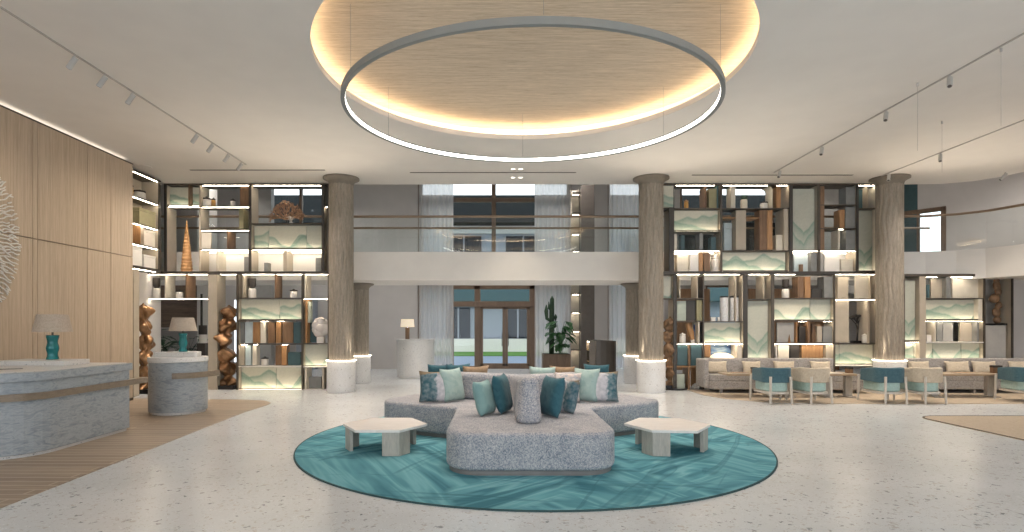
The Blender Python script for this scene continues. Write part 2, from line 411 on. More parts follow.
# ================================================================== SETTING
CEIL = 5.18
RC = (.45, 8.0)            # centre of the round ceiling recess and of the ring lamp
m = MB(); m.quad((-14,-3.5,0),(18,-3.5,0),(18,22,0),(-14,22,0)); struct(m.build('floor', M['terrazzo']), 'pale terrazzo lobby floor')
timber = [(-8.0,-3.5),(-3.95,-3.5),(-4.25,3.0),(-4.42,6.0),(-4.58,8.6),(-4.70,10.6),(-4.66,11.5),(-4.74,11.9),(-5.0,12.2),(-5.6,12.38),(-8.2,12.55),(-8.2,12.2),(-8.0,12.2)]
m = MB(); m.prism(timber, .0005, .006); struct(m.build('floor_timber', M['floorwood']), 'timber floor around the reception desks')

# ceiling with the round opening
edge_ceil = [(-9.2,14.42),(10.3,14.42),(11.2,14.36),(11.75,14.1),(12.05,13.7),(12.25,13.1),(12.5,11.5),(12.7,9),(12.8,-3.5)]
def fill_with_hole(outer, hole, z):
    bm = bmesh.new(); es = []
    for loop in (outer, hole):
        vs = [bm.verts.new((p[0],p[1],z)) for p in loop]
        es += [bm.edges.new((vs[i], vs[(i+1)%len(vs)])) for i in range(len(vs))]
    bmesh.ops.triangle_fill(bm, edges=es, use_beauty=True)
    return bm
R0 = 2.93; SEG = 128
circ = lambda r, z: [(RC[0]+r*math.cos(2*PI*k/SEG), RC[1]+r*math.sin(2*PI*k/SEG), z) for k in range(SEG)]
m = MB(); m.bm.free(); m.bm = fill_with_hole([(-9.2,-3.5)]+edge_ceil, [p[:2] for p in circ(R0,0)], CEIL)
# lip and cove cavity of the recess
for (ra,za),(rb,zb) in (((R0,CEIL),(R0,CEIL+.09)),((R0,CEIL+.09),(R0+.26,CEIL+.09)),((R0+.26,CEIL+.09),(R0+.26,CEIL+.30))):
    A = circ(ra,za); Bq = circ(rb,zb)
    for k in range(SEG): m.quad(A[k], A[(k+1)%SEG], Bq[(k+1)%SEG], Bq[k])
struct(m.build('ceiling', M['ceiling']), 'plain white lobby ceiling with a round recess')
m = MB(); m.cyl(RC[0], RC[1], CEIL+.28, CEIL+.32, R0+.28, n=SEG); struct(m.build('ceiling_disc', M['disc']), 'woven veneer disc in the round ceiling recess')
m = MB(); m.lathe([(R0+.10,CEIL+.10),(R0+.15,CEIL+.10),(R0+.15,CEIL+.125),(R0+.10,CEIL+.125),(R0+.10,CEIL+.10)], RC[0], RC[1], SEG, caps=False)
o = m.build('cove_light', M['coveled']); tag(o, 'hidden warm cove light around the round ceiling recess', 'light', kind='structure')
# bulkhead above the ceiling edge, upper ceiling
m = MB()
for a, b in zip(edge_ceil, edge_ceil[1:]): m.quad((a[0],a[1],CEIL),(b[0],b[1],CEIL),(b[0],b[1],7.4),(a[0],a[1],7.4))
struct(m.build('trim_1', M['white']), 'bulkhead above the lobby ceiling edge')
m = MB(); m.box(-14,18,14.42,22.2,7.4,7.5); m.box(12.0,18,-3.5,14.42,7.4,7.5); struct(m.build('ceiling_upper', M['white']))

# oak wall
WX = -7.85; WEND = 12.26
ys = [-3.5,-2.2,-1.0,.2,1.4,2.6,3.8,5.0,6.2,7.4,8.55,9.62,9.72,10.9,11.56,WEND]
m = MB()
for a, b in zip(ys, ys[1:]):
    for z0, z1 in ((.06,3.07),(3.085,5.09)):
        m.box(WX-.04, WX, a+.006, b-.006, z0, z1)
struct(m.build('wall_left', M['oakwall'], bevel=.003, seg=1), 'oak veneered wall behind the reception desks')
m = MB(); m.box(WX-.25, WX-.03, -3.5, WEND, 0, 5.08); m.box(WX-.9, WX-.25, WEND-.06, WEND, 0, CEIL); struct(m.build('wall_left_backing', M['oakjoint']))
m = MB(); m.box(WX-.04, WX+.006, -3.5, WEND, 0, .06); struct(m.build('baseboard_left', M['bronze']))
m = MB(); m.box(WX-.03, WX+.004, -3.5, WEND, 5.065, 5.092); struct(m.build('trim_gap_shade', M['seam']))  # dark strip painting in the shade of the gap above the oak
m = MB(); m.box(WX-.17, WX-.13, -3.5, WEND-.05, 5.105, 5.125); tag(m.build('cove_strip', M['coveline']), 'light strip in the gap above the oak wall', 'light', kind='structure')
m = MB(); m.box(-9.2, -8.78, WEND, 14.85, 0, CEIL); struct(m.build('wall_corner', M['greywall']))
m = MB(); m.box(-14.1, -14, 12, 22, 0, 7.5); m.box(-14,-9.2,14.75,14.85,CEIL,7.4); m.box(-14,-8.8,13.9,14.0,0,7.4); struct(m.build('wall_west', M['greywall']))
m = MB(); m.box(18, 18.1, -3.5, 22.2, 0, 7.5); struct(m.build('wall_right', M['greywall']), 'grey wall beyond the mezzanine')

# mezzanine with curved edge
edge_mez = [(-14,14.85),(10.2,14.85),(11.1,14.80),(11.7,14.55),(12.1,14.15),(12.35,13.4),(12.6,11.5),(12.8,9),(12.9,-3.5)]
back_mez = [(18,-3.5),(18,22),(12.6,22),(12.6,16.7),(-14,16.7)]
m = MB(); m.prism(edge_mez+back_mez, 2.79, 3.35)
def offset(poly, d):
    out = []
    for i, p in enumerate(poly):
        a = Vector(poly[max(i-1,0)]); b = Vector(poly[min(i+1,len(poly)-1)]); t = (b-a).normalized()
        out.append((p[0]-t.y*d, p[1]+t.x*d))
    return out
inn = offset(edge_mez, .10)
ring = edge_mez + inn[::-1]
m.prism(ring, 3.351, 3.53); struct(m.build('slab_mezzanine', M['white']), 'white mezzanine bridge and its curved front')
def railing(name, path, label, posts=False):
    t = thing(name, label, 'railing', (path[0][0], path[0][1], 3.35))
    q = MB(); q.tube([(p[0],p[1],4.46) for p in path], .032, 8, flat=1.0); q.build('handrail', M['rail'], t)
    dense = []
    for a, b in zip(path, path[1:]):
        n = max(1, int(math.hypot(b[0]-a[0], b[1]-a[1])/2.2)) if math.hypot(b[0]-a[0], b[1]-a[1]) > 2.4 else 1
        dense += [(a[0]+(b[0]-a[0])*k/n, a[1]+(b[1]-a[1])*k/n) for k in range(n)]
    dense.append(path[-1])
    for a, b in zip(dense, dense[1:]):
        d = Vector((b[0]-a[0], b[1]-a[1])); L = d.length; d /= L; nrm = Vector((-d.y, d.x))*.008
        a2 = Vector(a)+d*.008; b2 = Vector(b)-d*.008
        q = MB(); q.prism([a2-nrm, b2-nrm, b2+nrm, a2+nrm], 3.351 if name.endswith('rear') else 3.532, 4.43); q.build('glass_panel', M['railglass'], t)
    return t
railing('balcony_railing', offset(edge_mez, .05), 'glass balustrade with wooden handrail along the front edge of the white mezzanine')
railing('balcony_railing_rear', [(-14,16.65),(12.6,16.65)], 'second glass balustrade along the window side of the mezzanine bridge')
bpy.data.objects['balcony_railing_rear'].name = 'balcony_railing.001'

# back wall, openings
BY = 21.3
holes = {'window_2':(-8.8,-6.2,3.4,7.35), 'window_3':(-3.0,2.75,0,7.35), 'window_4':(4.1,6.2,0,7.35), 'window_5':(6.8,10.2,3.4,7.35), 'window_6':(7.75,9.05,1.45,3.15), 'window_9':(15.5,17.4,3.4,7.35)}
xs = sorted({-14,18} | {h[0] for h in holes.values()} | {h[1] for h in holes.values()})
m = MB()
for a, b in zip(xs, xs[1:]):
    cut = sorted((h[2],h[3]) for h in holes.values() if h[0] <= a+.001 and h[1] >= b-.001)
    z = 0
    for c0, c1 in cut:
        if c0 > z: m.box(a,b,BY,BY+.3,z,c0)
        z = c1
    m.box(a,b,BY,BY+.3,z,7.5)
struct(m.build('wall_back', M['greywall']), 'pale grey back wall of the lobby')
def window(name, x0, x1, z0, z1, vs, hs, w=.10, mat='doorframe'):
    t = bpy.data.objects.new(name, None); COL.objects.link(t); t.location = ((x0+x1)/2, BY+.1, z0); struct(t)
    q = MB()
    for v in [x0+w/2, x1-w/2]+vs: q.box(v-w/2, v+w/2, BY+.06, BY+.2, z0, z1)
    for h in [z1-w/2]+([z0+w/2] if z0 > 0 else [])+hs: q.box(x0, x1, BY+.07, BY+.19, h-w/2, h+w/2)
    q.build('window_frame', M[mat], t)
    q = MB(); q.box(x0+.02, x1-.02, BY+.12, BY+.13, z0, z1); q.build('window_glass', M['glass'], t)
window('window_2', *holes['window_2'], [-7.4], [5.2])
window('window_3', -3.0, 2.75, 3.2, 7.35, [-.16], [6.33], .16)
window('window_4', *holes['window_4'], [], [3.2])
window('window_5', *holes['window_5'], [8.1], [5.1])
window('window_6', *holes['window_6'], [], [])
window('window_9', *holes['window_9'], [], [])
# entrance doors below the tall window
t = bpy.data.objects.new('door_1', None); COL.objects.link(t); t.location = (0,BY+.1,0); struct(t, 'brown framed glass entrance doors')
q = MB()
q.box(-3.0,2.75,BY+.02,BY+.2,2.98,3.2)
for a, b in ((-3.0,-2.9),(-1.74,-1.66),(-.88,-.66),(1.18,1.42),(2.65,2.75)): q.box(a,b,BY+.02,BY+.2,0,3.2)
q.box(-1.7,1.3,BY+.0,BY+.21,2.32,2.52); q.box(-1.7,1.3,BY+.04,BY+.18,0,.10)
q.build('door_frame', M['doorframe'], t, bevel=.008)
q = MB(); q.box(-2.9,2.65,BY+.10,BY+.11,.05,2.98); q.build('door_glass', M['glass'], t)
for a, b in ((-.66,.268),(.272,1.18)):
    q = MB()
    for x in (a+.05, b-.05): q.box(x-.05,x+.05,BY+.05,BY+.14,.1,2.32)
    q.box(a,b,BY+.05,BY+.14,2.24,2.32); q.box(a,b,BY+.05,BY+.14,.1,.2)
    d = q.build('door_leaf', M['doorframe'], t, bevel=.006)
    hx = b-.12 if a < 0 else a+.12
    q = MB(); q.tube([(hx,BY-.02,.85),(hx,BY-.02,1.35)], .014); q.tube([(hx,BY-.02,.9),(hx,BY+.06,.9)], .01, 6); q.tube([(hx,BY-.02,1.3),(hx,BY+.06,1.3)], .01, 6); q.build('door_handle', M['bronze'], d)
# angled upper wall with the glazed door at the far end of the mezzanine
D = Vector((.622,-.783)); P0 = Vector((14.92,21.0)); NRM = Vector((-D.y, D.x))*.08
def seg(q, t0, t1, z0, z1, th=1.0):
    a = P0+D*t0; b = P0+D*t1; q.prism([a, b, b+NRM*th, a+NRM*th], z0, z1)
q = MB(); seg(q, 1.28, 4.9, 3.35, 7.4); seg(q, .45, 1.28, 5.80, 7.4); seg(q, -.4, .45, 7.0, 7.4); struct(q.build('wall_upper', M['greywall']), 'grey wall above the mezzanine')
t = bpy.data.objects.new('door_2', None); COL.objects.link(t); t.location = (P0.x,P0.y,3.35); struct(t, 'glazed door at the end of the mezzanine')
q = MB(); seg(q, 1.13, 1.29, 3.35, 5.80, 1.3); seg(q, -.4, 1.28, 5.66, 5.82, 1.3); seg(q, .42, .5, 3.35, 5.66, 1.3); q.build('door_frame', M['doorframe'], t)
q = MB(); seg(q, .5, 1.13, 3.36, 5.66, .3); q.build('door_glass', M['glass'], t)
q = MB(); seg(q, -.4, .42, 3.36, 5.66, .3); seg(q, -.4, .45, 5.82, 7.0, .3); struct(q.build('window_7', M['tealboard']), 'dark glazing beside the mezzanine door')
# wall closing the niche at the end of the far shelving
m = MB(); m.box(12.98,18,14.6,14.75,0,2.79); struct(m.build('wall_niche', M['greywall']), 'grey wall under the mezzanine')
# glazed front behind the camera
t = bpy.data.objects.new('window_1', None); COL.objects.link(t); t.location = (0,-3.5,0); struct(t, 'glazed front of the lobby')
q = MB()
for k in range(11): q.box(-8+2.1*k-.05,-8+2.1*k+.05,-3.55,-3.4,0,CEIL)
q.box(-8,13,-3.55,-3.4,3.0,3.12); q.box(-8,13,-3.56,-3.4,CEIL-.15,CEIL); q.build('window_frame', M['bronze'], t)

# ------------------------------------------------------------------ outside
m = MB(); m.box(-40,45,BY+.35,31.0,-.14,-.04); struct(m.build('pavement', M['pave']), 'courtyard paving outside the doors')
m = MB(); m.box(-40,45,31.0,35.9,-.14,-.0); struct(m.build('lawn', M['lawn']), 'strip of bright green lawn outside')
t = thing('building', 'white rendered building across the lawn, seen through the tall glazing', 'building', (0,36,0))
m = MB(); m.box(-30,23,36,44,-.1,9.5); m.build('facade', M['render'], t)
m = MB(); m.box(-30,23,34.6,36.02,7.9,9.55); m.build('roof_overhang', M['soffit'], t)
m = MB(); m.box(-30,23,35.3,36.02,3.15,4.15); m.build('balcony_front', plain('facade_teal_band', (.075,.125,.135), .8, spec=.05), t)
for k in range(12):
    x = -22+3.75*k
    for z0, z1, w in ((.82,2.85,1.5),(6.2,7.35,2.2)):
        m = MB(); m.box(x,x+w,35.93,36.02,z0,z1); wf = m.build('window_opening', M['darkglass'], t)
        m = MB(); m.box(x+w/2-.05,x+w/2+.05,35.88,35.94,z0,z1); m.box(x-.06,x+w+.06,35.88,35.94,z1-.08,z1); m.build('mullion', M['render'], wf)
m = MB(); m.box(-30,23,35.85,36.02,7.42,7.9); m.build('eaves_band', M['white'], t)
m = MB(); m.box(-30,30,35.5,35.7,-.1,.80); m.build('garden_wall', M['white'], t)
m = MB(); m.box(-30,23,35.2,35.3,4.15,5.1); m.build('balcony_glass', M['railglass'], t)

# ------------------------------------------------------------------ columns
UPL = []
def column(name, x, y, H, label, group=None):
    t = thing(name, label, 'column', (x,y,0), group, kind='thing')
    q = MB(); n = 132; nz = 90
    rad = lambda r, a, z: r*(1.02-.085*(1-abs(math.sin(8*a+.8*math.sin(z*5.2+1.1*math.sin(3*a)))))**2.2)
    q.lathe([(.286, .78+(H-.78-.06)*i/nz) for i in range(nz+1)], x, y, n, rad); q.build('shaft', M['shaft'], t, smooth=True)
    q = MB(); q.lathe([(.29,H-.19),(.30,H-.13),(.33,H-.085),(.40,H-.05),(.43,H-.035),(.43,H-.002)], x, y, 48); q.build('capital', M['capital'], t, smooth='auto')
    q = MB(); q.lathe([(.325,0),(.325,.04),(.34,.045),(.34,.755),(.335,.765),(.20,.768)], x, y, 48); q.build('plinth', M['plinth'], t, smooth='auto')
    q = MB(); q.lathe([(.315,.766),(.362,.766),(.362,.782),(.315,.782),(.315,.766)], x, y, 48, caps=False); q.build('light_ring', M['ringglow'], t)
    for a in (200, 340) if H > 4 else (270,):
        lx, ly = x+.36*math.cos(math.radians(a)), y+.36*math.sin(math.radians(a)); UPL.append((lx, ly, H))
    return t
Yc = 13.8
column('column', sx(341.3,Yc), Yc, CEIL, 'tall wavy wood column between the shelving with the wicker spire and the white bridge')
column('column', sx(651,Yc), Yc, CEIL, 'tall wavy wood column standing free between the white bridge and the long grey banquette')
column('column', sx(889.5,Yc), Yc, CEIL, 'tall wavy wood column rising behind the armchairs, between the two banquettes')
column('column', -3.92, 16.0, 2.789, 'short column under the bridge on the side of the marble drum counter')
column('column', 3.88, 16.0, 2.789, 'short column under the bridge on the side of the dark host cabinet')

# ------------------------------------------------------------------ ceiling fittings
t = thing('ring_lamp', 'large suspended grey ring lamp glowing on its inner face, hung under the round recess', 'lamp', (RC[0],RC[1],4.62))
RX, RY = 2.555, 2.36
def oval(q, prof):
    rings = [[q.bm.verts.new((RC[0]+(RX+d)*math.cos(2*PI*k/SEG), RC[1]+.02+(RY+d)*math.sin(2*PI*k/SEG), z)) for k in range(SEG)] for d, z in prof]
    for A, B in zip(rings, rings[1:]):
        for k in range(SEG): q.bm.faces.new((A[k], A[(k+1)%SEG], B[(k+1)%SEG], B[k]))
q = MB(); oval(q, [(-.028,4.585),(.028,4.585),(.028,4.665),(-.028,4.665),(-.028,4.585)]); q.build('ring_body', M['ringmetal'], t, smooth='auto')
q = MB(); oval(q, [(-.030,4.590),(-.030,4.645)]); q.build('light_diffuser', M['ringled'], t)
for k in range(6):
    a = 2*PI*(k+.5)/6; x = RC[0]+RX*math.cos(a); y = RC[1]+RY*math.sin(a)
    q = MB(); q.tube([(x,y,4.68),(x,y,5.455)], .0022, 5); q.build('suspension_wire', M['ringmetal'], t)

def spot_light(loc, aim, power, size=50, blend=.6, col=(1,.84,.64), rad=.03, parent=None):
    d = bpy.data.lights.new('spot_beam', 'SPOT'); d.energy = power; d.spot_size = math.radians(size); d.spot_blend = blend; d.color = col; d.shadow_soft_size = rad
    o = bpy.data.objects.new('spot_beam', d); COL.objects.link(o); o.location = loc
    o.rotation_euler = (Vector(aim)-Vector(loc)).to_track_quat('-Z','Y').to_euler(); return o

def track(x, y0, y1, label):
    q = MB(); q.box(x-.011,x+.011,y0,y1,CEIL-.018,CEIL-.0005); tag(q.build('track_rail', M['track']), label, 'track', 'ceiling light tracks')
track(-5.57, -1.0, 12.6, 'long thin ceiling track above the reception desks')
track(6.42, -1.0, 13.25, 'ceiling track running above the armchairs toward the column with the banquettes')
track(9.12, -1.0, 13.55, 'ceiling track nearest the mezzanine edge, ending above the column behind the armchairs')
def spotlight(x, y, az, tilt, label, group, rad=.036, ln=.145):
    t = thing('track_spotlight', label, 'spotlight', (x,y,CEIL-.02), group)
    ax = Vector((math.cos(az)*math.sin(tilt), math.sin(az)*math.sin(tilt), -math.cos(tilt)))
    c0 = Vector((x,y,CEIL-.075))
    q = MB(); q.tube([(x,y,CEIL-.021),(x,y,CEIL-.085)], .012, 8); q.build('bracket', M['trackfix'], t)
    q = MB(); q.tube([c0-ax*.03, c0+ax*ln], rad, 14); q.build('lamp_head', M['trackfix'], t, smooth='auto')
    q = MB(); q.tube([c0+ax*(ln-.004), c0+ax*(ln+.003)], rad*.74, 14); q.build('lens', M['seam'], t)
    return c0+ax*(ln+.02), c0+ax*3
ordl = ['first', 'second', 'third', 'fourth', 'fifth', 'sixth', 'seventh']
ly = [7.5,8.07,8.69,10.53,11.1,11.76,12.37]
for k, y in enumerate(ly):
    p, a = spotlight(-5.57, y, PI, .62, 'grey cylinder spotlight above the reception desks, %s of seven from the viewer' % ordl[k], 'spotlights above the reception')
    spot_light(p, (a.x-.9,a.y+.1,a.z), 38, 75, .9)
for k, y in enumerate([8.1,9.43,11.3,13.0]):
    p, a = spotlight(6.42, y, -PI*.72, .6, 'small spotlight above the lounge armchairs, %s of four along its track from the viewer' % ordl[k], 'spotlights above the armchairs', .034, .15)
for k, y in enumerate([11.75,13.3]):
    p, a = spotlight(9.12, y, -PI*.72, .6, 'small spotlight on the track close to the mezzanine, %s' % ('halfway along' if k == 0 else 'at its end above the column'), 'spotlights near the mezzanine', .034, .15)
p, a = spotlight(11.75, 13.2, PI*.9, .7, 'single small spotlight at the curved ceiling edge over the mezzanine', 'spotlights near the mezzanine', .034, .15)
for k, (px, py, ln) in enumerate(((917.5,83,1.0),(942,121,.9),(1001,48,1.0))):
    Y = (CEIL-EYE)*F/(VY-py); x = sx(px,Y)
    t = thing('hanging_wire', 'thin wire hanging from a small cup in the ceiling, %s' % ('above the nearer tan rug', 'close to the outer track', 'near the frame edge')[k], 'wire', (x,Y,CEIL), 'wires hanging from the ceiling')
    q = MB(); q.cyl(x,Y,CEIL-.05,CEIL-.0005,.014,n=10); q.build('ceiling_cup', M['track'], t)
    q = MB(); q.tube([(x,Y,CEIL-.05),(x,Y,CEIL-ln)], .0022, 5); q.build('wire', M['track'], t)
# recessed downlights in pairs, slots, loudspeaker
for k, (py, row) in enumerate(((158.5,'nearest the ring lamp'),(169,'in the middle pair'),(177.5,'nearest the bridge'))):
    Y = (CEIL-EYE)*F/(VY-py)
    for j, px in enumerate((513,520.5)):
        t = thing('downlight', 'small recessed ceiling downlight %s, %s of its pair' % (row, ('wicker shelf side','armchair side')[j]), 'downlight', (sx(px,Y),Y,CEIL), 'recessed downlights before the bridge')
        q = MB(); q.lathe([(.075,CEIL-.004),(.075,CEIL-.001),(.05,CEIL-.001),(.05,CEIL-.004),(.075,CEIL-.004)], sx(px,Y), Y, 20, caps=False); q.build('trim_ring', M['ceiling'], t)
        q = MB(); q.cyl(sx(px,Y),Y,CEIL-.003,CEIL-.001,.05,n=20); q.build('light_lens', M['lamp_on'], t)
        spot_light((sx(px,Y),Y,CEIL-.02), (sx(px,Y),Y,0), 60, 80)
for (a, b, py, w) in ((190,325,170,'over the shelving with the wicker spire'),(410,576,172.5,'in front of the white bridge'),(692,853,175,'over the shelving behind the banquette')):
    Y = (CEIL-EYE)*F/(VY-py)
    q = MB(); q.box(sx(a,Y),sx(b,Y),Y-.03,Y+.03,CEIL-.004,CEIL-.0005); tag(q.build('air_slot', M['seam']), 'long dark ventilation slot in the ceiling '+w, 'vent', 'ceiling ventilation slots')
Y = (CEIL-EYE)*F/(VY-166.5); q = MB(); q.lathe([(.14,CEIL-.001),(.14,CEIL-.012),(.11,CEIL-.016),(.0,CEIL-.012)], sx(145,Y), Y, 24, caps=False); tag(q.build('ceiling_speaker', M['ceiling'], smooth='auto'), 'flat round white loudspeaker in the ceiling beside the end of the oak wall', 'speaker')

# ================================================================== SHELVING
Y0, DEP = 14.3, .44
PX = Y0/F
def shx(px): return sx(px, Y0)
def shz(py): return min(5.135, hz(py, Y0))
def center(o):
    """puts a part's origin at its own middle, so that its painted pattern is laid out around it"""
    vs = [v.co for v in o.data.vertices]; c = Vector([(min(v[i] for v in vs)+max(v[i] for v in vs))/2 for i in range(3)])
    o.data.transform(Matrix.Translation(-c)); o.location = c; return o
class Unit:
    def __init__(s, name, label, px, base=0.0):
        s.t = thing(name, label, 'shelving', (shx(px), Y0, base)); s.k = 0
    def post(s, px, y0, y1, w=2.4, mat='bronze', z0=None, d0=-.012):
        zz = shz(y1) if z0 is None else z0
        q = MB(); q.box(shx(px)-w*PX/2, shx(px)+w*PX/2, Y0+d0, Y0+.02, zz, shz(y0)); q.build('post', M[mat], s.t)
        q = MB(); q.box(shx(px)-w*PX/2+.002, shx(px)+w*PX/2-.002, Y0+.0205, Y0+DEP, zz, shz(y0)); q.build('partition', M['shelf'], s.t)
    def side(s, px, y0, y1, mat='shelf', w=1.0):
        q = MB(); q.box(shx(px)-w*PX/2, shx(px)+w*PX/2, Y0+.003, Y0+DEP-.002, shz(y1), shz(y0)); q.build('partition', M[mat], s.t)
    def led(s, x0, x1, z, yo=.045, mat='led'):
        q = MB(); q.box(shx(x0)+.02, shx(x1)-.02, Y0+yo-.015, Y0+yo+.015, z-.0016, z+.0016); q.build('light_strip', M[mat], s.t)
    def shelf(s, x0, x1, y, led=True, mat='bronze', th=.022):
        z = shz(y); q = MB(); q.box(shx(x0), shx(x1), Y0, Y0+DEP-.004, z-th/2, z+th/2); q.build('shelf', M[mat], s.t)
        if led: s.led(x0, x1, z-th/2-.002)
    def panel(s, x0, x1, y0, y1, led=True, k=None, splits=(), dy=.12):
        xs = [x0]+list(splits)+[x1]
        for a, b in zip(xs, xs[1:]):
            kk = s.k % 6 if k is None else k
            q = MB(); q.box(shx(a)+.006, shx(b)-.006, Y0+dy, Y0+dy+.03, shz(y1)+.004, shz(y0)-.004); center(q.build('stone_panel', M['marble%d'%kk], s.t, bevel=.003, seg=1))
            s.k += 1
        if led:
            s.led(x0, x1, shz(y1)+.012, .06, 'panelled')
            q = MB(); q.box(shx(x0), shx(x1), Y0+.002, Y0+.010, shz(y1), shz(y1)+.024); q.build('lip', M['bronze'], s.t)
    def board(s, x0, x1, y0, y1, mat, dy=.16, th=.03):
        Y = Y0+dy; q = MB(); q.box(sx(x0,Y), sx(x1,Y), Y, Y+th, shz(y1)+.011, shz(y0)-.011); q.build('divider', M[mat], s.t)
def top_of(y): return shz(y)+.0115

def place(x0, x1, y0, yb, dy, zb):
    Y = Y0+dy; return (sx(x0,Y)+sx(x1,Y))/2, Y, (x1-x0)*Y/F, (yb-y0)*Y/F, (top_of(yb) if zb is None else zb)
def tall_vase(x0, x1, y0, yb, label, dy=.2, zb=None, group=None):
    x, y, w, h, z = place(x0,x1,y0,yb,dy,zb); r = w/2
    t = thing('vase', label, 'vase', (x,y,z), group)
    q = MB(); q.lathe([(r*.92,z),(r,z+.02),(r,z+h*.42),(r*.9,z+h*.47),(r*.62,z+h*.5)], x, y, 20); q.build('body', M['ceram'], t, smooth='auto')
    q = MB(); q.lathe([(r*.6,z+h*.5),(r*.62,z+h*.56),(r*.92,z+h*.58),(r*.95,z+h),(r*.75,z+h),(r*.72,z+h*.9)], x, y, 20); q.build('neck', M['blackwood'], t, smooth='auto')
    return t
def jar(x0, x1, y0, yb, label, dy=.2, zb=None, body='ceram', lid='blackwood', group=None, name='jar'):
    x, y, w, h, z = place(x0,x1,y0,yb,dy,zb); r = w/2
    t = thing(name, label, name, (x,y,z), group)
    q = MB(); q.lathe([(r*.8,z),(r*.94,z+.012),(r*.98,z+h*.3),(r*.96,z+h*.66),(r*.8,z+h*.74)], x, y, 20); q.build('body', M[body], t, smooth='auto')
    q = MB(); q.lathe([(r*.86,z+h*.741),(r,z+h*.78),(r*.98,z+h*.86),(r*.3,z+h*.92),(r*.26,z+h*.94),(r*.3,z+h*.97),(r*.2,z+h)], x, y, 20); q.build('lid', M[lid], t, smooth='auto')
    return t
def bookbox(x0, x1, y0, yb, mat, label, dy=.14, dep=.2, zb=None, name='box', group=None):
    x, y, w, h, z = place(x0,x1,y0,yb,dy,zb)
    t = thing(name, label, name.split('_')[-1], (x,y,z), group)
    q = MB(); q.box(x-w/2, x+w/2, y, y+dep, z, z+h*(.80 if name == 'box' else 1)); q.build('body' if name == 'box' else 'cover', M[mat], t, bevel=.006)
    if name == 'box':
        q = MB(); q.box(x-w/2-.004, x+w/2+.004, y-.004, y+dep+.004, z+h*.805, z+h); q.build('lid', M[mat], t, bevel=.006)
    else:
        q = MB(); q.box(x-w/2+.005, x+w/2-.005, y+.01, y+dep+.003, z+h+.0005, z+h+.004); q.build('pages', M['ceram'], t)
    return t

# ---- upper tier beside the oak wall
U = Unit('upper_shelving', 'upper tier of open shelving holding the wicker spire and the coral fan', 165, 2.97)
zt = 2.972
for px, w in ((165.4,2.6),(250,2.4),(323,2.6)): U.post(px, 183.3, 272, w, 'dark', zt)
q = MB(); q.box(shx(164), shx(330), Y0-.01, Y0+DEP, 5.135, 5.172); q.build('top_board', M['bronze'], U.t)
U.side(199.6, 184.6, 271.6, w=1.4); U.post(328.6, 184, 272, 1.8, 'bronze', zt)
U.panel(167, 188.4, 186, 205.4, splits=()); U.side(189, 184.6, 205.5, 'brownboard', 1.6); U.panel(190, 198.8, 186, 205.4)
U.shelf(167, 199, 206.4); U.led(201, 249, shz(184.5)-.003); U.led(252, 321, shz(184.5)-.003)
for y in (206.6, 230, 249.6): U.shelf(200.4, 249, y)
U.board(240, 248.6, 186, 206, 'brownboard', .05, .3)
U.side(227.3, 230.6, 249, 'brownboard', .9); U.board(239, 243.5, 208, 229, 'oliveboard', .02, .3)
U.board(201.5, 211, 232, 249, 'lightboard', .03, .05); U.led(201, 249, shz(250.6), .38); U.led(252, 321, shz(250.6), .38)
U.side(217, 250.6, 271.5, 'lightboard', 1.6)
U.shelf(251, 322, 223.6, False); U.panel(252, 321.6, 224.6, 248.6, splits=(267,305))
U.shelf(251, 322, 249.6); U.side(285, 250.6, 271.5, 'shelf', 3.4)
U.shelf(324.5, 329, 206.4)
jar(203, 210.5, 195.5, 206.6, 'white jar with a dark lid next to the slim amber jar on the top shelf', body='ceram')
jar(211.3, 215.6, 196.5, 206.6, 'slim amber jar between the white jar and the dark glass on the top shelf', body='amber')
jar(230.5, 235.4, 197.5, 206.6, 'small white jar standing alone beside the brown divider on the top shelf', body='ceram')
bookbox(244, 248.5, 256, 271.2, 'greyboard', 'grey book standing upright against the middle post of the upper shelving', name='book', dep=.2, zb=zt)
bookbox(264, 268, 262, 271.2, 'greyboard', 'short grey book standing alone in the bright white niche under the painted stone', name='book', dep=.2, zb=zt)
bookbox(315.5, 320.8, 257, 271.2, 'greyboard', 'grey book standing upright at the column end of the bright niche', name='book', dep=.2, zb=zt)
# wicker spire
x, y = sx(186.7, Y0+.2), Y0+.2
t = thing('wicker_spire', 'tall tapering orange wicker spire standing in a narrow bay of the upper shelving', 'ornament', (x,y,zt))
prof = [(.125,0),(.122,.05),(.108,.25),(.092,.45),(.076,.65),(.057,.85),(.041,1.0),(.03,1.12),(.019,1.22),(.01,1.30)]
fine = []
for (ra, za), (rb, zb2) in zip(prof, prof[1:]):
    for i in range(12): fine.append((ra+(rb-ra)*i/12, za+(zb2-za)*i/12))
fine.append(prof[-1])
q = MB(); q.lathe([(r*(1.06+.10*math.cos(z*74)), zt+.002+z) for r, z in fine], x, y, 24, lambda r,a,z: r*(1+.06*math.cos(12*a+PI*(int(z*23.5)%2)))); q.build('woven_body', M['rattan'], t, smooth=True)
q = MB(); q.tube([(x,y,zt+1.28),(x,y,zt+1.37)], .005, 6); q.build('tip', M['dark'], t)
